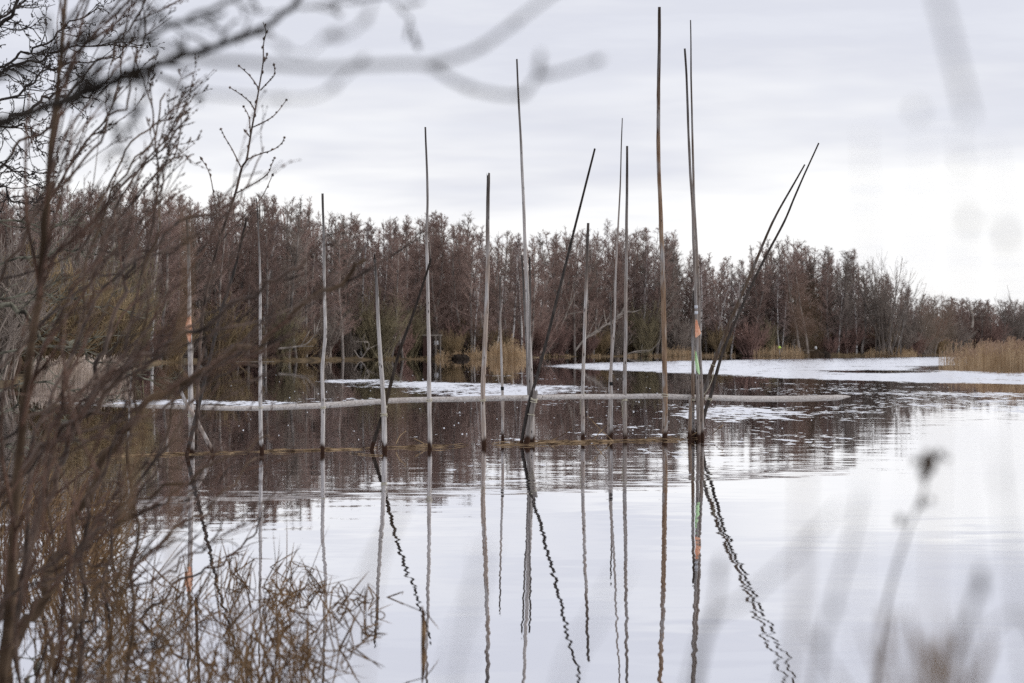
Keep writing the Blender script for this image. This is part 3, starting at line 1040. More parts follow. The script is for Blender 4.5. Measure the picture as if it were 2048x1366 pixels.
def lump(name, px_, py0, py1, wpx, d, label, cat, seed):
    """an earth or root mound with ragged roots"""
    rr = random.Random(seed)
    W, H = wpx / F * d * 0.5, (py1 - py0) / F * d
    v, f = [], []
    N, K = 22, 7
    for k in range(K + 1):
        for i in range(N):
            a = 6.283 * i / N
            e = math.pi * 0.5 * k / K
            n_ = 1 + 0.45 * mnoise.noise((math.cos(a) * 1.6 + seed, math.sin(a) * 1.6, e * 1.8))
            v.append((math.cos(a) * math.cos(e) * W * n_, math.sin(a) * math.cos(e) * W * 0.5 * n_, math.sin(e) * H * n_ - 0.1))
    for k in range(K):
        for i in range(N):
            a, b_ = k * N + i, k * N + (i + 1) % N
            f.append((a, b_, b_ + N, a + N))
    x = (px_ - 1024) / F * d
    root = obj(name, mesh_py(name, v, f, False), M_MUD, None, (x, d, 0.0), label=label, category=cat)
    for i in range(8):
        tb = Tubes()
        a = rr.uniform(0, math.pi)
        p = (math.cos(a) * W * 0.6, -0.2 * W, math.sin(a) * H * 0.6)
        pts = [p]
        dd = vnorm((math.cos(a), -0.5 + rr.random() * 0.4, math.sin(a) * 0.9))
        for k in range(3):
            dd = bend(dd, rr, 0.4)
            p = vadd(p, vmul(dd, W * 0.28))
            pts.append(p)
        tb.add(pts, [0.07, 0.05, 0.035, 0.02], 5)
        obj("root", tb.mesh("root"), M_MUD, root)


lump("uprooted_stump", 921, 708, 717.8, 42, 316.5, "dark uprooted stump with ragged roots at the water's edge", "stump", 3)
lump("earth_mound", 1641, 699, 711.8, 46, 434.8, "dark rounded earth mound at the water's edge below the white-topped post", "mound", 9)
lump("earth_mound", 404, 716, 724.5, 15, 259, "small dark clump at the waterline beside the dark leaning pole", "mound", 14)

d = 436.6
root = obj("marker_post", None, None, None, ((1631.5 - 1024) / F * d, d, 0.05), label="small post with a white round top by the dark earth mound", category="post")
b = Tubes(); b.add([(0, 0, 0), (0, 0, 1.1)], [0.12, 0.1], 8); obj("post_shaft", b.mesh("post_shaft"), M_POSTWOOD, root)
b = Tubes(); b.add([(0, 0, 1.1), (0, 0, 1.2), (0, 0, 1.4), (0, 0, 1.6), (0, 0, 1.72)], [0.1, 0.2, 0.25, 0.2, 0.06], 10); obj("post_cap", b.mesh("post_cap"), M_WHITE, root)
d = 430.0
root = obj("marker_post", None, None, None, ((1559 - 1024) / F * d, d, 0.3), label="yellow-green dome marker half hidden in the straw reeds", category="post")
b = Tubes(); b.add([(0, 0, 0), (0, 0, 1.1)], [0.1, 0.1], 8); obj("post_shaft", b.mesh("post_shaft"), M_POSTWOOD, root)
b = Tubes(); b.add([(0, 0, 1.1), (0, 0, 1.25), (0, 0, 1.42), (0, 0, 1.52)], [0.27, 0.25, 0.17, 0.05], 12); obj("post_cap", b.mesh("post_cap"), M_NEON, root)
d = 435.2
root = obj("low_rail", None, None, None, ((1600 - 1024) / F * d, d, 0.3), label="low grey wooden rail left of the white-topped post", category="rail")
b = Tubes(); b.add([(0, 0, 0.72), (1.3, 0, 0.75), (2.6, 0, 0.70)], [0.05, 0.05, 0.05], 6); obj("rail_bar", b.mesh("rail_bar"), M_POSTWOOD, root)
for xx in (0.1, 1.3, 2.5):
    b = Tubes(); b.add([(xx, 0.06, 0), (xx, 0.06, 0.75)], [0.05, 0.05], 6); obj("post", b.mesh("post"), M_POSTWOOD, root)


def dead_limb(name, px_pts, d, r_px, label, seed, twigs=10, cat="fallen limb"):
    rr = random.Random(seed)
    pts = catmull([P(a, b_, d) for a, b_ in px_pts], 5)
    n = len(pts)
    k = d / F
    t = Tubes()
    t.add(pts, [k * r_px * 0.5 * (1 - 0.75 * i / (n - 1)) for i in range(n)], 6)
    root = obj(name, t.mesh(name), M_DEADWOOD, None, label=label, category=cat)
    for i in range(twigs):
        j = rr.randrange(n // 4, n - 1)
        dd = bend(vnorm(vsub(pts[j + 1], pts[j])), rr, 0.5, 0.15)
        p = pts[j]
        q = [p]
        for _ in range(4):
            dd = bend(dd, rr, 0.15, 0.05)
            p = vadd(p, vmul(dd, k * rr.uniform(5, 12)))
            q.append(p)
        t2 = Tubes()
        t2.add(q, [k * r_px * c for c in (0.26, 0.2, 0.16, 0.12, 0.08)], 4)
        obj("side_branch", t2.mesh("side_branch"), M_DEADWOOD, root)


dead_limb("fallen_limb", [(556, 697), (585, 694), (610, 689), (625, 675), (641, 655)], 274, 4.5, "pale bleached fallen limb with a forked end on the far bank", 3, 5)
dead_limb("dead_leaning_tree", [(1150, 702), (1168, 680), (1195, 660), (1225, 642), (1250, 620)], 400, 5, "grey leaning dead limb with bare side branches behind the middle poles", 5, 14, "dead tree")
dead_limb("dead_leaning_tree", [(1130, 690), (1122, 660), (1132, 630), (1142, 600)], 402, 4, "thin pale dead tree left of the grey leaning dead limb", 6, 8, "dead tree")
dead_limb("broken_tree", [(1944, 655), (1946, 640), (1943, 625), (1937, 612)], 505, 5, "broken tree with a pale snapped top beyond the reed bed", 8, 5, "dead tree")
dead_limb("fallen_limb", [(1255, 708), (1275, 702), (1305, 700)], 414, 3, "dark low fallen branch at the water's edge left of the thickest pole", 9, 2)
dead_limb("driftwood_log", [(470, 724), (500, 723.5), (548, 723)], 262, 3, "thin pale log lying along the far waterline behind the second pole", 10, 0, "log")
dead_limb("fallen_limb", [(1665, 705), (1685, 680), (1712, 650)], 455, 4, "grey leaning trunk right of the dark earth mound", 12, 4)
dead_limb("fallen_limb", [(708, 700), (722, 716), (738, 690), (730, 680)], 300, 3, "pale broken stick at the foot of the big olive willow", 13, 3)

# ------------------------------------------------------------------ the poles in the water
FC = F * CH


def rope_ring(parent, c, axis, r, n=2, rr=R, tilt=0.25, mat=M_ROPE, th=0.007, tail=0.0, origin=(0, 0, 0), name="rope_lashing"):
    t = Tubes()
    ax = vnorm(axis)
    u = vnorm(cross(ax, (0.1, 1, 0.2)))
    w2 = cross(ax, u)
    for k in range(n):
        pts = []
        tl = rr.uniform(-tilt, tilt)
        off = (k - (n - 1) / 2) * th * 2.6
        for i in range(13):
            a = 6.283 * i / 12
            rad = r * rr.uniform(1.05, 1.12) + th * 0.6
            h = off + math.sin(a + k) * tl * r
            pts.append(tuple(c[j] + u[j] * math.cos(a) * rad + w2[j] * math.sin(a) * rad + ax[j] * h - origin[j] for j in range(3)))
        t.add(pts, [th] * 13, 5, False)
    if tail:
        p = (c[0] - r * 1.1 - origin[0], c[1] - r * 0.6 - origin[1], c[2] - origin[2])
        pts = [vadd(p, (rr.uniform(-.012, .012), 0, -tail * i / 5)) for i in range(6)]
        t.add(pts, [th * 0.7] * 6, 4)
    return obj(name, t.mesh(name), mat, parent)


def pole(name, pix, w0, w1, label, dark=0.0, brown=0.2, doff=0.0, ropes=(), cat="pole", group=None, dry=0.0, base_d=None, jag=False):
    bx, by = pix[0]
    d = (base_d or FC / (by - HZ)) + doff
    k = d / F
    pts = [P(a, b_, d) for a, b_ in pix]
    # run on below the water
    e = vnorm(vsub(pts[0], pts[1]))
    first = vadd(pts[0], vmul(e, 0.5))
    sm = catmull([first] + pts, 7)
    tot = [0.0]
    for a, b_ in zip(sm, sm[1:]):
        tot.append(tot[-1] + vlen(vsub(a, b_)))
    rr = random.Random(int(bx * 7 + by))
    out, rad = [], []
    for p, s in zip(sm, tot):
        f = s / tot[-1]
        amp = 0.010 * min(1, s / 0.6)
        q = (p[0] + amp * mnoise.noise((s * 1.3, bx, 0.5)), p[1] + amp * mnoise.noise((s * 1.3, bx, 9.5)), p[2])
        out.append(q)
        rad.append(0.5 * k * (w0 + (w1 - w0) * f ** 1.1) * (1 + 0.10 * mnoise.noise((s * 4.0, by, 3.3))))
    org = (pts[0][0], pts[0][1], 0.0)
    t = Tubes()
    t.add([vsub(q, org) for q in out], rad, 10, True, 0.10, rr.random() * 40)
    if jag:   # splintered top
        n_ = len(t.v)
        for i in range(n_ - 10, n_):
            t.v[i] = vadd(t.v[i], (0, 0, rr.uniform(-0.06, 0.10)))
    o = obj(name, t.mesh(name), M_POLE, None, org, label=label, category=cat, bark_tone=float(dark), brown_tone=float(brown), dry_foot=float(dry), pole_top=float(max(pts[-1][2], 2.2)))
    if group:
        o["group"] = group
    for ry, n_, tail in ropes:
        # nearest ring to that row
        j = min(range(len(out)), key=lambda i: abs((CH - out[i][2]) / d * F + HZ - ry))
        j = max(1, min(j, len(out) - 2))
        rope_ring(o, out[j], vsub(out[j + 1], out[j - 1]), rad[j], n_, rr, 0.5, tail=tail, origin=org)
    o["pole_d"] = d
    return o, out, rad, org


poles = {}
poles['A'] = pole("wooden_pole", [(383, 908), (382, 815), (379, 655), (378, 520), (375, 432)], 13, 5, "pale pole with an orange rag tied halfway up", 0.0, 0.15, 0, [(833, 2, 0)])
poles['A2'] = pole("leaning_pole", [(374, 910), (393, 828), (424, 700), (440, 630), (468, 540), (494, 436)], 9, 4.5, "dark thin leaning pole crossing the pale pole with the orange rag", 0.92, 0.1, -0.16)
poles['A3'] = pole("brace_pole", [(428, 908), (391, 835), (376, 813), (361, 780)], 9, 7, "short grey brace slanting left from the water at the pole with the orange rag", 0.15, 0.5, -0.05)
poles['A0'] = pole("wooden_pole", [(253, 915), (257, 850), (258, 815), (264, 745)], 5, 3.5, "thin short grey stick at the log's left end behind the shrub", 0.35, 0.1, 0)
poles['B'] = pole("wooden_pole", [(524, 907), (521, 815), (521, 600), (518, 500), (515, 430), (512, 396)], 9.5, 2.6, "slender pale pole second of the row, between the orange-rag pole and the kinked pole", 0.0, 0.05, 0, [(815, 1, 0)])
poles['C'] = pole("wooden_pole", [(645, 905), (646, 815), (645, 740), (650, 667), (649, 590), (648, 490), (645, 387)], 9, 4.5, "slender pale pole with a kink at the far bank's height", 0.0, 0.05, 0, [(813, 2, 0)])
poles['D'] = pole("wooden_pole", [(770, 902), (768, 830), (764, 760), (758, 660), (754, 590), (749, 517)], 12, 5.5, "short thick pale pole with black knots, crossed by a brown leaning pole", 0.0, 0.05, 0, [(827, 3, 0)], jag=True)
poles['D2'] = pole("leaning_pole", [(744, 899), (762, 838), (775, 790), (800, 700), (828, 622), (862, 517)], 9, 4, "olive-brown leaning pole crossing the short thick pale pole", 0.97, 0.7, -0.17, [(812, 2, 0)])
poles['E'] = pole("wooden_pole", [(860, 899), (858, 800), (858, 700), (856, 600), (853, 480), (855, 395), (851, 254)], 9.5, 3.6, "tall pale pole right of the brown leaning pole, dark at its top", 0.0, 0.15, 0, [(800, 2, 0)])
poles['F'] = pole("wooden_pole", [(969, 892), (966, 800), (970, 690), (974, 580), (976, 450), (977, 356)], 10.5, 7, "stout greyish pole with orange stripped patches and a blunt top", 0.05, 0.55, 0, [(797, 2, 0)], jag=True)
poles['G'] = pole("wooden_pole", [(1006, 886), (1005, 790), (1003, 700), (1000, 600), (1000, 552)], 6.8, 2.8, "short thin pale pole with a black band, standing behind the log", 0.0, 0.4, 0.25)
poles['H'] = pole("wooden_pole", [(1065, 888), (1062, 790), (1057, 650), (1051, 500), (1045, 350), (1038, 220), (1034, 118)], 11, 3.4, "tall pale pole in the middle cluster, tapering to a dark tip", 0.0, 0.15, 0.0)
poles['H2'] = pole("wooden_pole", [(1061, 887), (1058, 800), (1053, 690), (1047, 580), (1044, 510)], 5.5, 3.5, "thin dark grey pole close on the left of the tall middle pole", 0.55, 0.1, 0.14)
poles['H3'] = pole("wooden_pole", [(1057, 888), (1059, 790), (1059, 700), (1061, 600), (1059, 514)], 6.5, 3.5, "thin grey pole overlapping the right side of the tall middle pole", 0.45, 0.1, -0.11)
poles['H4'] = pole("broken_post", [(1052, 888), (1058, 850), (1065, 815), (1071, 785)], 12.5, 10, "thick dark broken post with a splintered top, lashed to the middle cluster", 0.55, 0.3, -0.26, [(800, 4, 0), (828, 1, 0)], cat="post", jag=True)
poles['H5'] = pole("leaning_pole", [(1043, 887), (1056, 818), (1066, 780), (1100, 655), (1146, 470), (1190, 297)], 8, 4, "long black leaning pole slanting right from the middle cluster", 0.95, 0.05, -0.42)
poles['I'] = pole("wooden_pole", [(1165, 883), (1166, 790), (1168, 700), (1172, 590), (1176, 446)], 8.5, 5.5, "slim pinkish pale pole right of the black leaning pole", 0.08, 0.45, 0, [(795, 2, 0.32)])
poles['J'] = pole("wooden_pole", [(1223, 882), (1223, 800), (1222, 740), (1229, 640), (1234, 500), (1240, 370), (1245, 236)], 6.5, 2, "thin pole tapering to a needle tip with a shorter stick at its foot", 0.1, 0.4, 0.16)
poles['J2'] = pole("wooden_pole", [(1217, 882), (1219, 770), (1223, 700), (1221, 594)], 6.5, 2.8, "shorter stick bound beside the thin needle-tipped pole", 0.15, 0.35, 0.28)
poles['K'] = pole("wooden_pole", [(1250, 881), (1249, 800), (1251, 690), (1252, 560), (1254, 292)], 9, 4.6, "straight grey-brown pole between the needle-tipped pole and the thickest pole", 0.28, 0.4, 0, [(794, 2, 0.30)])
poles['L'] = pole("wooden_pole", [(1329, 880), (1330, 790), (1329, 690), (1326, 560), (1322, 450), (1317, 300), (1317, 170), (1319, 14)], 11.5, 6.2, "tallest and thickest brown pole with a flat cut top", 0.25, 0.95, 0, [(794, 2, 0)])
poles['M1'] = pole("wooden_pole", [(1386, 877), (1386, 800), (1386, 700), (1388, 581)], 7.5, 5.5, "brown pole with a blunt top at the flagged cluster's left", 0.42, 0.85, 0.0, [(795, 2, 0), (822, 1, 0)])
poles['M1b'] = pole("short_post", [(1379, 878), (1380, 840), (1381, 793)], 8, 6.5, "short brown post cut at the log's height in the flagged cluster", 0.4, 0.9, -0.08, cat="post")
poles['M2'] = pole("flag_pole", [(1399, 878), (1395, 790), (1393, 640), (1390, 560), (1385, 420), (1378, 300), (1375, 200), (1369, 97)], 7.5, 4.2, "tall grey pole carrying an orange and a green flag", 0.45, 0.4, -0.10)
poles['M3'] = pole("wooden_pole", [(1405, 878), (1403, 790), (1399, 690), (1397, 600), (1394, 500), (1388, 400), (1385, 250), (1381, 40)], 9, 2.4, "tall grey-brown pole close right of the flags, ending in a thin tip", 0.4, 0.6, 0.03)
poles['N1'] = pole("leaning_pole", [(1393, 876), (1400, 825), (1408, 790), (1423, 740), (1450, 668), (1490, 575), (1530, 480), (1558, 420), (1610, 329)], 10, 3.2, "brown leaning pole, left and shorter of the pair slanting right", 0.72, 0.9, -0.2, [(735, 1, 0), (820, 2, 0)])
poles['N2'] = pole("leaning_pole", [(1400, 876), (1411, 822), (1424, 785), (1445, 705), (1480, 622), (1520, 535), (1565, 450), (1590, 392), (1637, 286)], 8, 3.0, "dark leaning pole, right and longer of the pair slanting right", 0.92, 0.5, -0.36, [(798, 2, 0)])


def on_pole(key, row):
    o, out, rad, org = poles[key]
    d = o["pole_d"]
    j = min(range(len(out)), key=lambda i: abs((CH - out[i][2]) / d * F + HZ - row))
    return o, out[j], rad[j], org, d


def cloth(key, row0, row1, shape, mat, name, label, seed):
    """a limp piece of cloth hanging from a pole; shape: list of (t, left px, right px)"""
    o, c, r, org, d = on_pole(key, row0)
    k = d / F
    v, f = [], []
    rows = 12
    cols = 5
    for i in range(rows + 1):
        t = i / rows
        for (a, la, ra), (b_, lb, rb) in zip(shape, shape[1:]):
            if a <= t <= b_:
                q = (t - a) / (b_ - a)
                L, Rr = la + (lb - la) * q, ra + (rb - ra) * q
                break
        z = c[2] - (row1 - row0) * k * t
        for j in range(cols + 1):
            s = j / cols
            x = c[0] + (L + (Rr - L) * s) * k
            y = c[1] - r - 0.012 - 0.018 * math.sin(s * 7 + t * 3 + seed) - 0.01 * t
            v.append((x - org[0], y - org[1], z - org[2] + 0.01 * math.sin(s * 5 + seed)))
    n = cols + 1
    for i in range(rows):
        for j in range(cols):
            a = i * n + j
            f.append((a, a + 1, a + n + 1, a + n))
    # thickness
    m = len(v)
    v2 = [(p[0], p[1] + 0.003, p[2]) for p in v]
    f2 = [tuple(x + m for x in q[::-1]) for q in f]
    obj(name, mesh_py(name, v + v2, f + f2, True), mat, o, label=label)


cloth('M2', 642, 677, [(0, -2, 1), (0.25, -3, 3), (0.6, -3, 7), (0.8, -3, 9), (0.86, -3, 4), (1, -3, -1)], M_ORANGE, "flag", "faded orange triangular flag", 1)
cloth('M2', 697, 742, [(0, -4, -2), (0.3, -4, 1), (0.6, -4, 3.5), (0.9, -1, 5.5), (1, 2, 6)], M_GREEN, "flag", "pale green pointed flag", 2)
cloth('A', 633, 683, [(0, -2, 4), (0.25, -6, 5), (0.5, -9, 7), (0.62, -8, 9), (0.7, -6, 5), (1, 0, 4)], M_ORANGE, "rag", "crumpled orange rag", 3)
for row in (619, 632):
    o, c, r, org, d = on_pole('M2', row)
    t = Tubes()
    k = d / F
    t.add([vsub((c[0], c[1], c[2] - 3 * k), org), vsub((c[0], c[1], c[2] + 3 * k), org)], [r * 1.12] * 2, 10)
    obj("tape_band", t.mesh("tape_band"), M_TAPE, o, label="grey-white tape band")
for key, row, th in (('G', 783, 3.5), ('J', 770, 3.5)):
    o, c, r, org, d = on_pole(key, row)
    k = d / F
    t = Tubes()
    t.add([vsub((c[0], c[1], c[2] - th * k), org), vsub((c[0], c[1], c[2] + th * k), org)], [r * 1.3] * 2, 10)
    obj("black_band", t.mesh("black_band"), M_DARKROPE, o, label="black tape band")
# the slack line from the banded pole to the middle cluster
_, a, r, org, d = on_pole('G', 784)
_, b_, r2, _, _ = on_pole('H', 790)
pts = []
for i in range(13):
    t_ = i / 12
    p = vadd(vmul(vadd(a, (0, -r, 0)), 1 - t_), vmul(vadd(b_, (0, -r2, 0)), t_))
    pts.append((p[0], p[1] , p[2] - 0.02 * math.sin(math.pi * t_)))
t = Tubes(); t.add(pts, [0.004] * 13, 5)
obj("tie_line", t.mesh("tie_line"), M_ROPE, label="thin slack cord from the black-banded pole to the middle cluster", category="cord")
# loose cord along the leaning brown pole
_, a, r, org, d = on_pole('N1', 735)
o1 = poles['N1'][0]
pts = [P(x, y, d - 0.07) for x, y in [(1428, 735), (1426, 752), (1420, 770), (1412, 784), (1405, 792), (1412, 798), (1422, 803), (1412, 810), (1409, 820)]]
t = Tubes(); t.add(catmull(pts, 4), [0.006] * (4 * 8 + 1), 5)
obj("hanging_cord", t.mesh("hanging_cord"), M_ROPE, label="pale loose cord looped over the two leaning poles", category="cord")


# the log rail lashed behind the poles
def base_d(px_):
    return FC / (908 - (px_ - 383) * 0.0305 - HZ)


def log(pix, label, tip=True, start_tip=False):
    cp = [P(a, b_, base_d(a) + 0.135) + (w_,) for a, b_, w_ in pix]
    sm = catmull(cp, 8)
    pts = [q[:3] for q in sm]
    rad = [q[3] * 0.5 * base_d(400 + 1000 * i / len(sm)) / F * (1 + 0.05 * mnoise.noise((i * 0.35, pix[0][0], 1))) for i, q in enumerate(sm)]
    pts = [(p[0], p[1], p[2] + 0.012 * mnoise.noise((p[0] * 1.1, 3, 1))) for p in pts]
    org = (pts[0][0], pts[0][1], 0)
    t = Tubes()
    t.add([vsub(p, org) for p in pts], rad, 12, True, 0.06, pix[0][0])
    return obj("log_rail", t.mesh("log_rail"), M_LOG, None, org, label=label, category="log", bark_tone=0.0, brown_tone=0.12, dry_foot=1.0, pole_top=50.0)


log([(120, 805, 4), (180, 808, 5.5), (260, 812, 7), (383, 815, 8.5), (520, 816, 10), (645, 811, 11.5), (770, 802, 10.5), (858, 800, 10.5), (966, 797, 11), (1040, 796, 11.5), (1066, 796, 11.5)],
    "long thin pale log lashed level across the left half of the poles")
log([(1069, 795, 11), (1120, 794, 11.5), (1166, 793, 11.5), (1250, 793, 11.5), (1330, 793, 11.5), (1400, 795, 12), (1500, 797, 13), (1590, 798, 13.5), (1650, 796, 13), (1678, 794.5, 11.5), (1692, 793, 6), (1701, 793, 1.5)],
    "pale log across the right half of the poles, ending in a pointed tip")

# drift line of straw along the poles' feet
rr = random.Random(77)
dv = Tubes()
for i in range(400):
    u = rr.random()
    px_ = 200 + 1240 * u
    if px_ < 560 and rr.random() < 0.6:
        continue
    if mnoise.noise((px_ * 0.022, 3.3, 0)) + rr.gauss(0, 0.13) < 0.0:
        continue
    d = base_d(px_) + rr.gauss(0, 0.30 if px_ > 800 else 0.10) - 0.05
    L = rr.uniform(0.15, 0.75)
    an = rr.gauss(0.12, 0.22)
    x, y, z = (px_ - 1024) / F * d, d, 0.003 + rr.random() * (0.013 if px_ > 760 else 0.005)
    dz = rr.gauss(0, 0.010)
    dv.add([(x - L / 2 * math.cos(an), y - L / 2 * math.sin(an), z), (x, y, z + abs(dz) + 0.004), (x + L / 2 * math.cos(an), y + L / 2 * math.sin(an), max(0.002, z + dz))], [0.004, 0.005, 0.003], 4)
obj("drift_straw", dv.mesh("drift_straw"), M_STRAW, kind="stuff", label="floating line of broken reed straw along the poles' feet", category="straw")
for pp, lb in (([(1226, 882), (1200, 858), (1175, 832)], "long straw stalk sticking up beside the needle-tipped pole"), ([(1103, 881), (1125, 870), (1143, 857)], "straw stalk sticking up right of the middle cluster"),
               ([(1186, 882), (1195, 870), (1213, 850)], "short straw stalk leaning right, left of the needle-tipped pole"), ([(828, 877), (842, 884), (856, 892)], "thin straw slanting down to the tall pole right of the brown leaning pole"),
               ([(792, 888), (800, 872), (812, 862)], "forked dry stem rising from the drift line right of the thick pale pole"), ([(1374, 876), (1388, 868), (1400, 862)], "straw stalk caught across the flagged cluster's foot"),
               ([(1425, 868), (1436, 858), (1446, 850)], "small straw stalk right of the flagged cluster"), ([(700, 907), (730, 910), (764, 912)], "pale straw floating in front of the short thick pole")):
    yb = max(y for _, y in pp)
    d = base_d(pp[0][0]) - 0.12
    t = Tubes()
    pts = catmull([P(a, b_, d) for a, b_ in pp], 4)
    if pp[0][0] == 700:
        pts = [(*G(a, b_), 0.01) for a, b_ in pp]
    t.add(pts, [0.007] * len(pts), 5)
    obj("straw_stalk", t.mesh("straw_stalk"), M_STRAW, label=lb, category="straw")

# foam flecks drifting on the dark water
rr = random.Random(5)
fm = Tubes()
for i in range(110):
    py = rr.uniform(742, 880)
    px_ = rr.uniform(440, 1720)
    x, y = G(px_, py)
    s = rr.uniform(0.006, 0.018) * (1 + (y - 40) / 60)
    b0 = len(fm.v)
    fm.v += [(x + s * math.cos(a) * rr.uniform(.6, 1.3), y + s * 1.5 * math.sin(a), 0.002) for a in (0, 1.05, 2.1, 3.14, 4.19, 5.24)] + [(x, y, 0.012 + s * 0.2)]
    fm.f += [(b0 + k, b0 + (k + 1) % 6, b0 + 6) for k in range(6)]
obj("foam_flecks", fm.mesh("foam_flecks"), M_FOAM, kind="stuff", label="small white foam flecks floating on the dark water around the poles", category="foam")


# ------------------------------------------------------------------ foreground growth
def wiggle(pts, amp, freq, seed):
    out = []
    for i, p in enumerate(pts):
        s = i * freq
        out.append((p[0] + amp * mnoise.noise((s, seed, 0.3)), p[1] + amp * mnoise.noise((s, seed, 7.3)), p[2] + amp * mnoise.noise((s, seed, 13.3))))
    return out


def side_twigs(t, pts, r_at, rr, n, length, spread, bias, lvl, wig, bud, sides=4, lo=0.15):
    """side shoots along a path, with shoots of their own and buds"""
    m = len(pts)
    for _ in range(n):
        f = lo + (1 - lo) * rr.random()
        i = min(int(f * (m - 1)), m - 2)
        base = vnorm(vsub(pts[i + 1], pts[i]))
        dd = vnorm((base[0] + rr.gauss(0, spread) + bias[0], base[1] + rr.gauss(0, spread) + bias[1], base[2] + rr.gauss(0, spread) + bias[2]))
        L = length * rr.uniform(0.35, 1.0) * (1.15 - 0.6 * f)
        k = 6 if lvl > 0 else 4
        q = [pts[i]]
        p = pts[i]
        for j in range(k):
            dd = vnorm((dd[0] + rr.gauss(0, wig) + bias[0] * 0.25, dd[1] + rr.gauss(0, wig), dd[2] + rr.gauss(0, wig) + bias[2] * 0.25))
            p = vadd(p, vmul(dd, L / k))
            q.append(p)
        r0 = max(0.0011, min(r_at(f) * 0.6, 0.0035 + L * 0.006))
        t.add(q, [r0 + (max(0.0009, r0 * 0.4) - r0) * j / k for j in range(k + 1)], sides, False)
        if bud:
            for j in range(1, k + 1):
                if rr.random() < 0.8:
                    t.blob(q[j], bud * rr.uniform(0.7, 1.2), (1, 1, 1.7), vnorm(vsub(q[j], q[j - 1])))
        if lvl > 0:
            side_twigs(t, q, lambda g, r0=r0: r0 * (1 - 0.5 * g), rr, max(2, int(L / length * 6)), L * 0.5, spread * 1.05, bias, lvl - 1, wig, bud, sides, 0.25)


def stem(parent, pix, w0, w1, d, mat, tmat, seed, n=10, length=0.9, spread=0.35, bias=(0.15, 0, 0.2), lvl=1, wig=0.12, bud=0.0, d1=None, amp=0.01, sides=7, lo=0.15, name="stem"):
    rr = random.Random(seed)
    m = len(pix)
    cp = [P(a, b_, d + ((d1 or d) - d) * i / (m - 1)) for i, (a, b_) in enumerate(pix)]
    sm = wiggle(catmull(cp, 6), amp, 0.45, seed * 1.7)
    k = d / F
    L = len(sm)
    rad = [0.5 * k * (w0 + (w1 - w0) * (i / (L - 1)) ** 0.8) * (1 + 0.1 * mnoise.noise((i * 0.7, seed, 2))) for i in range(L)]
    t = Tubes()
    t.add(sm, rad, sides)
    o = obj(name, t.mesh(name), mat, parent)
    if n:
        tt = Tubes()
        side_twigs(tt, sm, lambda f: rad[min(int(f * (L - 1)), L - 1)], rr, n, length, spread, bias, lvl, wig, bud, 4, lo)
        obj("twigs", tt.mesh("twigs"), tmat, o, kind="stuff")
    return o, sm


def shrub_root(name, px_, d, label, cat, z=0.1):
    return obj(name, None, None, None, (0, 0, 0), label=label, category=cat)


# 1 the sapling whose brown trunk stands at the left edge
root = shrub_root("sapling_tree", 0, 8, "young tree with a brown trunk rising along the photo's left edge", "tree")
stem(root, [(-40, 1700), (4, 1366), (22, 1200), (32, 1000), (48, 820), (70, 640), (88, 480), (98, 340), (112, 200), (126, 60), (134, -120)], 28, 7, 9.5, M_TRUNKBR, M_TWIGRED, 11, 24, 1.3, 0.26, (0.28, 0, 0.16), 2, 0.10, 0.0035, name="trunk")
# 2 the fan of the near willow shrub
root = shrub_root("willow_shrub", 0, 7.5, "dense near shrub with reddish-grey branches fanning up to the right", "shrub")
FAN = [
    ([(-30, 1560), (20, 1300), (70, 1220), (120, 1110), (170, 1000), (240, 880), (300, 805), (390, 745), (480, 705), (560, 655), (650, 590), (728, 512)], 26, 6, 7.4, 14),
    ([(-60, 1500), (10, 1180), (60, 1080), (110, 960), (150, 860), (190, 760), (225, 640), (265, 540), (335, 470), (440, 415)], 18, 4, 7.9, 12),
    ([(-120, 1200), (0, 1000), (90, 900), (160, 830), (240, 760), (330, 690), (420, 640), (540, 560), (610, 525)], 16, 4.5, 7.2, 12),
    ([(-30, 1500), (40, 1250), (110, 1160), (200, 1060), (290, 990), (380, 955), (450, 925), (530, 875)], 13, 2.5, 8.2, 12),
    ([(-140, 1000), (0, 880), (60, 840), (140, 790), (220, 735), (290, 705), (380, 645), (470, 600)], 9, 2.5, 6.9, 10),
    ([(0, 1500), (50, 1050), (90, 840), (150, 700), (230, 560), (290, 440), (330, 330), (372, 215)], 12, 2, 9.0, 14),
    ([(240, 1560), (262, 1200), (270, 1000), (262, 850), (268, 720), (290, 580), (318, 430), (322, 330)], 10, 2.5, 8.6, 6),
    ([(120, 1560), (170, 1250), (165, 1060), (205, 930), (280, 840), (380, 770), (470, 690)], 13, 2.5, 7.0, 10),
    ([(-140, 900), (-20, 760), (40, 700), (120, 610), (200, 560), (300, 510), (430, 455)], 9, 2.5, 7.7, 10),
    ([(60, 1560), (120, 1280), (240, 1150), (340, 1080), (420, 1010), (500, 930)], 10, 2, 6.6, 9),
    ([(-80, 700), (0, 560), (70, 440), (150, 340), (240, 230), (265, 130), (300, 10)], 8, 2, 9.5, 12),
    ([(-100, 480), (0, 330), (90, 250), (180, 140), (260, 60), (310, -30)], 8, 2, 9.0, 12),
    ([(-100, 1130), (30, 960), (120, 800), (170, 640), (180, 500), (230, 380), (300, 290), (325, 190)], 9, 2, 8.8, 12),
    ([(150, 1560), (205, 1320), (300, 1220), (380, 1150), (470, 1110), (520, 1040)], 9, 2, 9.2, 9),
    ([(-60, 1350), (60, 1150), (170, 1090), (260, 1000), (330, 900), (372, 820), (440, 760), (520, 720)], 10, 2.2, 8.0, 10),
    ([(60, 1500), (95, 1220), (100, 960), (135, 760), (190, 560), (205, 400), (270, 280), (330, 230)], 9, 2, 9.4, 12),
    ([(200, 1500), (205, 1250), (230, 1050), (310, 930), (350, 800), (440, 640), (470, 560)], 8, 2, 9.8, 8),
]
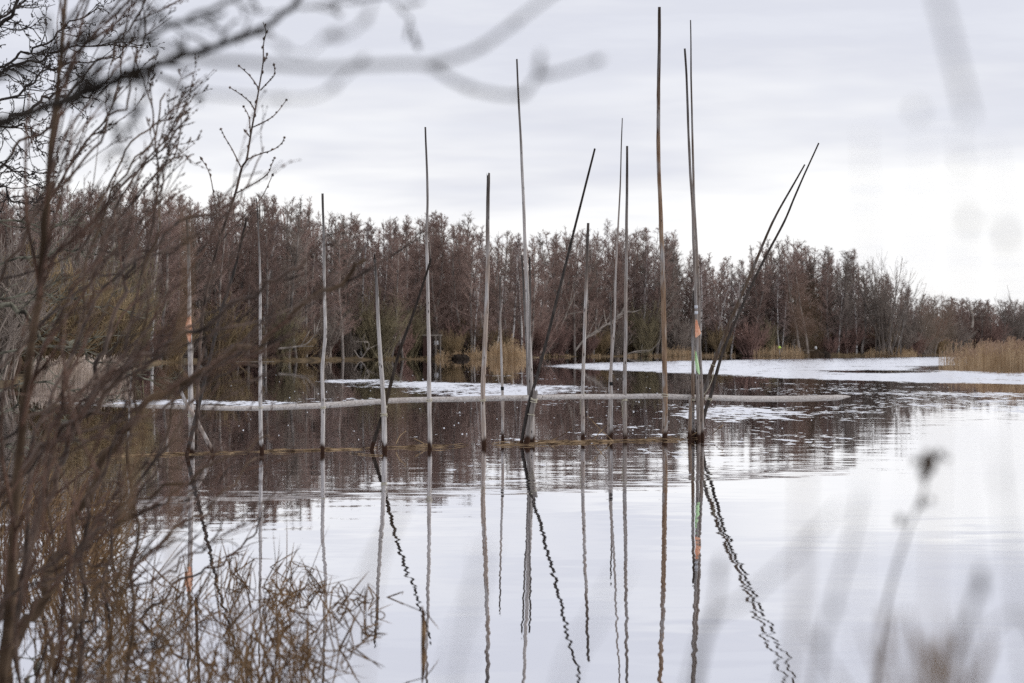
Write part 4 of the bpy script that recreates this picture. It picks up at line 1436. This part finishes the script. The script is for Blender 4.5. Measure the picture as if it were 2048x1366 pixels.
for i, (pp, w0, w1, d, n) in enumerate(FAN):
    d = d + 2.6 + R.uniform(-0.5, 1.8)
    stem(root, pp, w0 * 0.95, w1 * 1.3 + 0.8, d, M_TWIG if i % 3 else M_TRUNKBR, M_TWIGRED if i % 2 else M_TWIG, 100 + i, max(4, int(n * 0.5)), 1.1, 0.34, (0.18, 0, 0.12), 2, 0.11, 0.004, amp=0.05, d1=d + R.uniform(-1, 1.5))
rr = random.Random(31)
for i in range(15):
    bx = rr.uniform(-160, 170)
    an = math.radians(rr.uniform(24, 72))
    L = rr.uniform(480, 1000) * (1.0 if an > 0.8 else 0.75)
    y0 = rr.uniform(900, 1480)
    c = rr.uniform(-0.25, 0.4)
    pp = []
    for j in range(7):
        s = j / 6
        a2 = an + c * (0.5 - s)
        pp.append((bx + L * s * math.cos(a2), y0 - L * s * math.sin(a2)))
    pp = [(bx - 40, y0 + 330)] + pp
    stem(root, pp, rr.uniform(5, 10), 2.4, rr.uniform(7.5, 15), M_TWIG if i % 2 else M_TWIGRED, M_TWIGRED if i % 3 else M_TWIG, 300 + i, 7, 0.9, 0.34, (0.18, 0, 0.12), 1, 0.12, 0.004, amp=0.06)

# 3 the budded sapling in the sky
root = shrub_root("budded_sapling", 500, 17, "slender budded sapling top reaching into the sky left of the poles", "tree")
t = Tubes()
main = [(392, 900), (398, 720), (410, 600), (436, 490), (470, 389), (483, 337), (493, 319), (501, 272), (510, 222), (518, 176), (526, 126), (527, 88), (532, 64), (526, 44)]
SD = 21.0
sm = catmull([P(a, b_, SD) for a, b_ in main], 5)
L = len(sm)
t.add(sm, [SD / F * 0.5 * (7 - 5.2 * i / (L - 1)) for i in range(L)], 6)
obj("stem", t.mesh("stem"), M_TWIG, root)
rr = random.Random(4)
for pp in ([(518, 178), (500, 152), (478, 132)], [(521, 180), (540, 160), (549, 148), (548, 130)], [(510, 222), (500, 205), (483, 190), (460, 175)], [(507, 254), (535, 240), (553, 226), (573, 200)], [(501, 272), (498, 235), (487, 213)],
           [(493, 319), (520, 308), (545, 300), (562, 288), (569, 275)], [(483, 337), (465, 300), (450, 275), (442, 258)], [(470, 387), (500, 372), (533, 350), (543, 330), (549, 316)], [(440, 480), (432, 420), (420, 350), (403, 318)],
           [(526, 126), (532, 116), (534, 108)], [(501, 275), (493, 266), (490, 262)], [(436, 490), (480, 440), (520, 400), (545, 350)], [(410, 600), (455, 530), (490, 470), (515, 440)]):
    q = catmull([P(a, b_, SD + rr.uniform(-0.3, 0.3)) for a, b_ in pp], 4)
    q[0] = P(*pp[0], SD)
    t = Tubes()
    n = len(q)
    t.add(q, [SD / F * 0.5 * (3.0 - 1.4 * i / (n - 1)) for i in range(n)], 5)
    for i in range(2, n, 2):
        t.blob(vadd(q[i], (rr.uniform(-.006, .006), 0, rr.uniform(-.004, .006))), 0.0105, (1, 1, 1.5), vnorm(vsub(q[i], q[i - 1])))
    t.blob(q[-1], 0.0135, (1, 1, 1.8), vnorm(vsub(q[-1], q[-2])))
    obj("side_twig", t.mesh("side_twig"), M_TWIG, root)
bd = Tubes()
for i in range(30, L, 3):
    bd.blob(vadd(sm[i], (rr.choice((-1, 1)) * 0.008, 0, 0)), 0.0125, (1, 1, 1.5), (0.3, 0, 0.95))
obj("buds", bd.mesh("buds"), M_TWIG, root)
# its lower neighbour
root = shrub_root("budded_sapling", 300, 15, "thin budded sapling leaning among the left shrub's top twigs", "tree")
for i, (pp, n) in enumerate([([(250, 700), (290, 520), (315, 380), (312, 300), (304, 220), (290, 170), (272, 120)], 9), ([(180, 560), (230, 420), (285, 330), (330, 280), (360, 235), (375, 192)], 7), ([(150, 520), (220, 400), (300, 320), (340, 290), (358, 302)], 7),
                           ([(90, 420), (160, 300), (215, 230), (240, 150), (250, 60), (268, -10)], 9), ([(200, 480), (270, 400), (310, 350), (350, 310), (362, 230)], 6)]):
    stem(root, pp, 6, 2.2, 13.5 + i * 0.4, M_TWIG, M_TWIG, 500 + i, n, 0.55, 0.45, (0.15, 0, 0.25), 1, 0.10, 0.0065)

# 4 the dark blurred bough across the top left
root = shrub_root("dark_bough", 0, 4, "dark blurred bough crossing the top left corner", "branch")
for i, (pp, w0, w1, d, n) in enumerate([([(-160, 330), (-40, 268), (60, 222), (150, 195), (230, 160), (300, 135), (370, 110), (440, 90), (500, 68), (560, 30), (620, -20), (700, -70)], 26, 11, 4.0, 16),
                                    ([(-160, 190), (0, 150), (90, 108), (180, 88), (280, 75), (350, 48), (420, 20), (500, -20)], 20, 9, 3.8, 16), ([(-160, 250), (0, 235), (110, 205), (190, 170), (240, 165), (290, 140)], 16, 7, 4.4, 10),
                                    ([(330, 120), (300, 150), (290, 195), (265, 240), (230, 265)], 9, 4, 3.8, 6), ([(420, 95), (360, 60), (310, 30), (280, 0)], 8, 4, 3.9, 6), ([(560, 30), (600, 10), (650, 8), (720, 5), (790, -10)], 8, 4, 3.4, 4)]):
    stem(root, pp, w0, w1, d, M_DARKTWIG, M_DARKTWIG, 600 + i, n, 0.16, 0.5, (0.05, 0, 0.0), 1, 0.2, 0.003, amp=0.006, name="bough", lo=0.25)

# 5 the soft twig with buds across the sky
root = shrub_root("blurred_twig", 800, 1.9, "very blurred grey twig with buds hanging across the upper sky", "branch")
for i, (pp, w0, w1) in enumerate([([(250, 60), (340, 100), (420, 120), (500, 125), (630, 136), (730, 131), (850, 130), (905, 160), (960, 182), (1040, 190), (1075, 155), (1120, 145), (1205, 118)], 12, 6), ([(850, 130), (905, 118), (960, 95), (1010, 60), (1060, 22), (1130, -30)], 10, 6),
                              ([(330, 185), (430, 190), (560, 197), (640, 190), (700, 142), (725, 120)], 6, 4), ([(640, 75), (690, 70), (730, 40), (745, 0), (760, -40)], 5, 4), ([(1075, 155), (1078, 135), (1080, 118)], 8, 9), ([(520, 60), (600, 110), (660, 70), (700, 60)], 4, 3)]):
    d = 2.3
    sm = catmull([P(a, b_, d) for a, b_ in pp], 5)
    L = len(sm)
    t = Tubes()
    t.add(sm, [d / F * 0.6 * (w0 + (w1 - w0) * j / (L - 1)) for j in range(L)], 6)
    for j in range(3, L, 7):
        t.blob(sm[j], d / F * 8, (1, 1, 1.8), vnorm(vsub(sm[j], sm[j - 1])))
    obj("twig", t.mesh("twig"), M_DARKTWIG, root)

# 6 the alder limbs with catkins, in focus, from a trunk outside the frame
root = shrub_root("catkin_alder", 0, 24, "alder with crooked twiggy limbs and catkins at the top left", "tree")
stem(root, [(-210, 1250), (-205, 900), (-190, 500), (-170, 200), (-150, -200), (-150, -600)], 70, 40, 24.0, M_CATKIN, M_CATKIN, 700, 0, name="trunk", sides=10)
LIMBS = [([(-190, 420), (-80, 300), (0, 248), (60, 218), (98, 192), (145, 200), (190, 194)], 11, 3, 9, M_CATKIN), ([(-180, 330), (-60, 170), (0, 62), (20, 20), (60, -40)], 13, 6, 9, M_CATKIN), ([(-175, 240), (0, 146), (60, 122), (115, 104), (180, 92), (285, 92)], 8, 2, 12, M_CATKIN),
         ([(-170, 200), (0, 128), (60, 100), (120, 60), (170, 30), (210, 5)], 7, 2, 11, M_CATKIN), ([(-190, 400), (-60, 270), (30, 250), (68, 262), (80, 300)], 7, 2, 9, M_CATKIN), ([(-195, 520), (-60, 400), (0, 370), (30, 400), (70, 405), (120, 380)], 7, 2, 12, M_CATKIN),
         ([(-170, 150), (-40, 50), (40, 10), (80, -30)], 8, 3, 11, M_CATKIN), ([(-190, 460), (-40, 330), (30, 340), (70, 350), (110, 340)], 6, 2, 12, M_CATKIN), ([(-180, 300), (0, 200), (70, 160), (130, 130), (220, 120), (250, 100)], 7, 2, 11, M_CATKIN),
         ([(-200, 720), (0, 610), (60, 645), (85, 672), (130, 678), (165, 688), (185, 672)], 13, 4, 9, M_LICHEN), ([(-200, 650), (60, 585), (110, 598), (160, 604), (230, 620), (290, 642)], 6, 2, 12, M_LICHEN), ([(-205, 940), (0, 822), (60, 815), (110, 835), (150, 848)], 7, 2, 11, M_LICHEN),
         ([(-200, 760), (100, 690), (180, 716), (250, 742), (310, 768), (345, 790)], 6, 2, 14, M_LICHEN), ([(-205, 1000), (-60, 900), (20, 890), (70, 902), (110, 885)], 6, 2, 9, M_LICHEN), ([(-200, 600), (40, 520), (120, 500), (180, 510), (240, 500)], 6, 2, 12, M_LICHEN),
         ([(-195, 500), (0, 440), (100, 450), (170, 430), (230, 400)], 6, 2, 12, M_LICHEN), ([(-200, 850), (50, 770), (140, 780), (200, 800), (240, 790)], 6, 2, 11, M_LICHEN)]
for i, (pp, w0, w1, n, mt) in enumerate(LIMBS):
    stem(root, pp, w0, w1, 23.5 + (i % 4) * 0.7, mt, mt, 720 + i, n + 8, 0.8, 0.55, (0.12, 0, 0.05), 2, 0.30, 0.006 if mt is M_CATKIN else 0.0, amp=0.07, name="limb")

# 7 soft brown reed stalks close to the lens, left of centre
for i, (pp, w0, w1, d, lb) in enumerate([([(215, 1700), (240, 1200), (258, 980), (290, 850), (330, 750), (370, 640), (376, 500), (368, 410)], 10, 6, 2.6, "soft brown reed stalk close to the lens, crossing the orange-rag pole"),
                                    ([(330, 1700), (340, 1200), (350, 950), (348, 800)], 8, 5, 2.5, "soft short brown stalk right of the tall soft brown stalk"), 
                                    ([(470, 1700), (480, 1300), (470, 1180)], 9, 5, 2.6, "soft brown stalk low among the sedge")]):
    t = Tubes()
    sm = catmull([P(a, b_, d) for a, b_ in pp], 6)
    L = len(sm)
    t.add(sm, [d / F * 0.5 * (w0 + (w1 - w0) * j / (L - 1)) for j in range(L)], 7)
    obj("reed_stalk", t.mesh("reed_stalk"), M_STALK, label=lb, category="reed")

# 8 soft stalks and seed heads close to the lens on the right
WEEDS = [([(2320, 1800), (2240, 900), (2140, 100), (2040, -160), (1930, -170), (1872, -60), (1895, 60), (1920, 160), (1940, 240)], 11, 7, 1.3, M_WEED, [], "soft drooping grey reed hanging into the top right corner"),
         ([(1590, 1800), (1604, 1100), (1612, 760), (1608, 570)], 6, 4, 1.25, M_STALK, [(1612, 660, 9, 3.6), (1609, 600, 8, 3.2), (1614, 740, 7, 3.0)], "soft brown plumed stalk in front of the far reeds right of the leaning poles"),
         ([(1850, 1800), (1872, 1000), (1876, 620)], 5, 4, 1.25, M_STALK, [(1878, 670, 10, 3.4), (1872, 620, 8, 3)], "soft olive-brown plume in front of the wood's right end"),
         ([(1700, 1800), (1728, 900), (1734, 480), (1728, 260)], 4, 3, 1.3, M_WEED, [], "faint thin stalk in the bright sky right of the poles"),
         ([(1960, 1800), (1930, 800), (1928, 450), (1916, 250)], 4, 3, 1.3, M_WEED, [(1940, 440, 8, 2.2), (1925, 325, 6, 2)], "faint stalk with a dark head in the right sky"),
         ([(2060, 1800), (2030, 800), (2015, 500), (1990, 290)], 4, 3, 1.3, M_WEED, [(2012, 468, 10, 2)], "faint stalk near the right edge in the sky"),
         ([(1780, 1800), (1830, 700), (1848, 220)], 1.5, 1.5, 1.3, M_WEED, [(1833, 222, 10, 1.2)], "hair-thin stem with one dark dot of a head in the right sky"),
         ([(1330, 1800), (1400, 1330), (1425, 1240), (1445, 1110)], 7, 5, 1.7, M_WEED, [(1437, 1140, 6, 3), (1418, 1245, 7, 2.5)], "soft grey weed stem below the flagged poles' reflection"),
         ([(1300, 1800), (1400, 1290), (1490, 1200), (1590, 1110), (1680, 1010)], 6, 4, 1.4, M_WEED, [], "soft slanting grass stem crossing below the leaning poles' reflection"),
         ([(1600, 1800), (1635, 1350), (1660, 1230), (1700, 1090), (1720, 990)], 7, 4, 1.5, M_WEED, [(1638, 1285, 7, 2.6), (1670, 1215, 6, 2.2)], "soft dark stem rising at the lower right"),
         ([(1700, 1800), (1755, 1330), (1780, 1180), (1820, 1050), (1845, 990), (1858, 915)], 5, 3, 2.5, M_WEED, [(1856, 925, 16, 1.6), (1846, 948, 10, 1.4), (1880, 908, 10, 1.0), (1832, 922, 9, 1.0), (1895, 918, 6, 1.0), (1843, 1005, 8, 1.4), (1862, 1000, 6, 1.1), (1800, 1040, 8, 1.5)], "tall weed with a dark knobbly seed head at the right"),
         ([(1740, 1800), (1765, 1366), (1770, 1220)], 12, 9, 1.5, M_STALK, [(1768, 1300, 10, 3)], "soft thick brown stub at the bottom right"),
         ([(1860, 1800), (1900, 1366), (1945, 1210), (1968, 1130)], 7, 5, 1.5, M_WEED, [(1962, 1165, 10, 3), (1940, 1230, 7, 3)], "soft dark stem with a long head left of the right corner"),
         ([(1840, 1800), (1850, 1400), (1862, 1290)], 10, 5, 1.4, M_STALK, [(1860, 1330, 16, 1.6), (1885, 1300, 12, 2), (1840, 1290, 10, 2), (1905, 1350, 12, 1.5), (1925, 1290, 7, 2)], "soft brown tuft at the bottom right"),
         ([(2200, 1700), (2080, 1290), (2030, 1230), (1980, 1260)], 6, 4, 1.4, M_WEED, [], "soft stem bending in from the right corner"),
         ([(2100, 1700), (2040, 1250), (2010, 1050), (1990, 860)], 4, 3, 1.4, M_WEED, [(2000, 960, 6, 3)], "faint soft stalk over the bright water at the right edge"),
         ([(830, 1800), (900, 1330), (945, 1200), (985, 1080)], 5, 3, 1.3, M_WEED, [(945, 1190, 5, 3)], "faint soft stem left of the stout pole's reflection"),
         ([(880, 1800), (930, 1330), (955, 1180), (960, 1090)], 4, 3, 1.3, M_WEED, [], "second faint soft stem left of the stout pole's reflection"),
         ([(1080, 1800), (1130, 1366), (1190, 1240), (1245, 1140)], 6, 4, 1.2, M_WEED, [], "faint soft stem crossing the black leaning pole's reflection"),
         ([(690, 1800), (740, 1200), (790, 1040), (815, 950), (800, 860), (782, 770)], 4, 4, 1.5, M_STALK, [(808, 900, 5, 4), (790, 810, 5, 4)], "faint brown stem in front of the dark water right of the thick pole"),
         ([(1480, 1800), (1590, 1250), (1600, 1050)], 5, 3, 1.3, M_WEED, [], "faint upright stem in the lower right water"),
         ([(500, 1800), (660, 1320), (720, 1180), (760, 1090), (812, 1000)], 4, 3, 1.6, M_WEED, [], "faint soft stem over the lower reflections of the short thick pole")]
for pp, w0, w1, d, mt, heads, lb in WEEDS:
    if pp[-1][1] > 880 and pp[-1][0] > 1350:
        d *= 1.15
        w0, w1 = w0 * 1.6, w1 * 1.5
    elif pp[-1][1] < 300 and pp[0][0] < 2300:
        w0, w1 = w0 * 0.9, w1 * 0.9
    else:
        w0, w1 = w0 * 1.5, w1 * 1.5
    sm = catmull([P(a, b_, d) for a, b_ in pp], 5)
    L = len(sm)
    t = Tubes()
    t.add(sm, [d / F * 0.5 * (w0 + (w1 - w0) * j / (L - 1)) for j in range(L)], 6)
    o = obj("weed_stalk", t.mesh("weed_stalk"), mt, label=lb, category="weed")
    for hx, hy, hr, st_ in heads:
        t = Tubes()
        k = d / F
        t.add([P(hx, hy + hr * st_, d), P(hx, hy + hr * st_ * 0.5, d), P(hx, hy, d), P(hx, hy - hr * st_ * 0.6, d), P(hx, hy - hr * st_, d)], [k * hr * c for c in (0.25, 0.8, 1.0, 0.7, 0.1)], 7, True, 0.3, hx)
        obj("seed_head", t.mesh("seed_head"), M_WEEDHEAD if mt is M_WEED else M_STALK, o)

root = obj("grass_tuft", None, None, None, (0, 0, 0), label="soft brown grass tuft at the bottom right corner", category="grass")
rg = random.Random(55)
for i in range(26):
    x0, x1 = rg.uniform(1800, 1960), rg.gauss(0, 70)
    y1 = rg.uniform(1215, 1340)
    d = rg.uniform(1.7, 2.1)
    t = Tubes()
    q = catmull([P(x0, 1760, d), P(x0 + x1 * 0.4, 1480, d), P(x0 + x1, y1, d)], 5)
    t.strip(q, [d / F * rg.uniform(9, 15) * (1 - 0.8 * k / len(q)) for k in range(len(q))], (0.2, -1, 0))
    obj("blade", t.mesh("blade"), M_STALK, root)

# 9 dead sedge standing in the shallow water at the lower left
def blade(t, base, L, az, lean, rr, wd=0.011, kink=True):
    d = (math.cos(az) * math.sin(lean), math.sin(az) * math.sin(lean), math.cos(lean))
    p = base
    pts = [p]
    n = 7
    brk = rr.randrange(2, 6) if kink and rr.random() < 0.38 else 99
    for i in range(n):
        if i == brk:
            a2 = az + rr.gauss(0, 0.6)
            l2 = rr.uniform(1.3, 2.6)
            d = (math.cos(a2) * math.sin(l2), math.sin(a2) * math.sin(l2), math.cos(l2))
        else:
            d = vnorm((d[0] + rr.gauss(0, 0.015), d[1] + rr.gauss(0, 0.015), d[2] - 0.008))
        q = vadd(p, vmul(d, L / n))
        if q[2] < 0.003 and p[2] > 0.003:
            d = vnorm((d[0], d[1], 0.0005))
            q = (q[0], q[1], 0.003)
        p = q
        pts.append(p)
    t.strip(pts, [wd * c for c in (0.8, 1, 1, 1, 0.9, 0.75, 0.5, 0.1)], (rr.gauss(0, .3), -1, rr.gauss(0, 0.3)))


rr = random.Random(9)
mass = Tubes()
for c in range(105):
    px_ = 40 + 560 * rr.random()
    lo_y = 1085 + max(0, (px_ - 330)) * 0.18
    py = lo_y + (1420 - lo_y) * rr.random() ** 0.75
    x, y = G(px_, py)
    for k in range(rr.randrange(3, 8)):
        blade(mass, (x + rr.gauss(0, 0.07), y + rr.gauss(0, 0.10), -0.02), rr.uniform(0.12, 0.48), rr.uniform(-0.6, 1.0) if rr.random() < 0.7 else rr.uniform(0, 6.28), abs(rr.gauss(0.5, 0.4)), rr, rr.uniform(0.004, 0.009))
for c in range(60):
    px_ = rr.uniform(0, 200)
    py = rr.uniform(990, 1200)
    x, y = G(px_, py)
    for k in range(6):
        blade(mass, (x + rr.gauss(0, 0.1), y + rr.gauss(0, 0.15), -0.02), rr.uniform(0.2, 0.6), rr.uniform(-0.6, 1.2), abs(rr.gauss(0.4, 0.3)), rr, 0.009)
obj("sedge_mass", mass.mesh("sedge_mass"), M_SEDGE, kind="stuff", label="tangled dead brown sedge standing in the shallows at the lower left", category="sedge")
# the scattered clumps at its right edge, leaf by leaf
CL = [(468, 1148, "tuft of upright brown leaves at the sedge's top edge"), (505, 1172, "tuft of brown leaves where the second pole's reflection ends"), (560, 1205, "loose tuft right of the second pole's reflection"), (548, 1262, "brown tuft low in the sedge's right edge"), (636, 1178, "bent leaf pair on the kinked pole's reflection"),
      (662, 1222, "upright brown tuft on the kinked pole's reflection"), (640, 1262, "folded brown leaves left of the kinked pole's reflection"), (700, 1205, "angular bent leaves in open water"), (745, 1196, "flat brown leaf tuft on the thick pole's reflection"), (712, 1262, "wide folded leaf clump below the angular bent leaves"),
      (690, 1300, "tall curved leaf right of the kinked pole's reflection"), (630, 1312, "dark leaf tuft low in open water"), (600, 1190, "long floating leaf between the second and kinked poles' reflections"), (846, 1290, "dark upright bud-like stalk below the tall dark-topped pole's reflection"), (590, 1340, "brown tuft at the frame's bottom left of centre"), (730, 1230, "thin bent leaf beside the thick pole's reflection")]
for i, (px_, py, lb) in enumerate(CL):
    r2 = random.Random(900 + i)
    x, y = G(px_, py)
    root = obj("sedge_clump", None, None, None, (x, y, 0.0), label=lb, category="sedge", group="loose sedge clumps in open water")
    if i == 13:
        t = Tubes(); t.add([(0, 0, -0.02), (0.004, 0, 0.06), (0.002, 0, 0.13), (-0.004, 0, 0.20)], [0.010, 0.013, 0.010, 0.003], 7); obj("stalk", t.mesh("stalk"), M_SEDGE, root)
        t = Tubes(); blade(t, (0, 0, 0.17), 0.22, 2.9, 1.2, r2, 0.006); obj("leaf", t.mesh("leaf"), M_SEDGE, root)
        t = Tubes(); blade(t, (0, 0, 0.18), 0.14, 0.4, 2.4, r2, 0.006); obj("leaf", t.mesh("leaf"), M_SEDGE, root)
        continue
    for k in range(r2.randrange(5, 10)):
        t = Tubes()
        blade(t, (r2.gauss(0, 0.035), r2.gauss(0, 0.05), -0.01), r2.uniform(0.10, 0.30), r2.choice((0, math.pi)) + r2.gauss(0, 0.7), abs(r2.gauss(0.55, 0.4)), r2, r2.uniform(0.005, 0.010))
        obj("leaf", t.mesh("leaf"), M_SEDGE, root)
# arched single leaves whose reflections close into rings
ARCH = [(441, 1128, 0.017, 0.022), (624, 1141, 0.014, 0.014), (690, 1330, 0.016, 0.034), (762, 1231, 0.024, 0.024), (570, 1185, 0.017, 0.026), (322, 1294, 0.016, 0.022), (594, 1190, 0.03, 0.018), (686, 1186, 0.03, 0.055)]
AL = ["small arched leaf alone in the water above the sedge", "tiny dark arched leaf alone left of the kinked pole's reflection", "arched ochre leaf low between the kinked and thick poles' reflections", "round curled leaf right of the thick pole's reflection", "ochre curled leaf in the sedge's right edge", "small curled leaf inside the sedge", "thin bent leaf with a long floating tail", "tall pointed bent leaf, largest of the arched ones"]
for (px_, py, hw, h), lb in zip(ARCH, AL):
    x, y = G(px_, py)
    t = Tubes()
    pts = [(-hw, 0, -0.005), (-hw * 0.95, 0, h * 0.45), (-hw * 0.2, 0.005, h), (hw * 0.7, 0, h * 0.55), (hw, 0, -0.005)]
    sm = pts
    t.strip(sm, [0.007] * len(sm), (0, -1, 0.4))
    obj("arched_leaf", t.mesh("arched_leaf"), M_SEDGE, None, (x, y, 0), label=lb, category="leaf")
print("objects", len(bpy.data.objects))
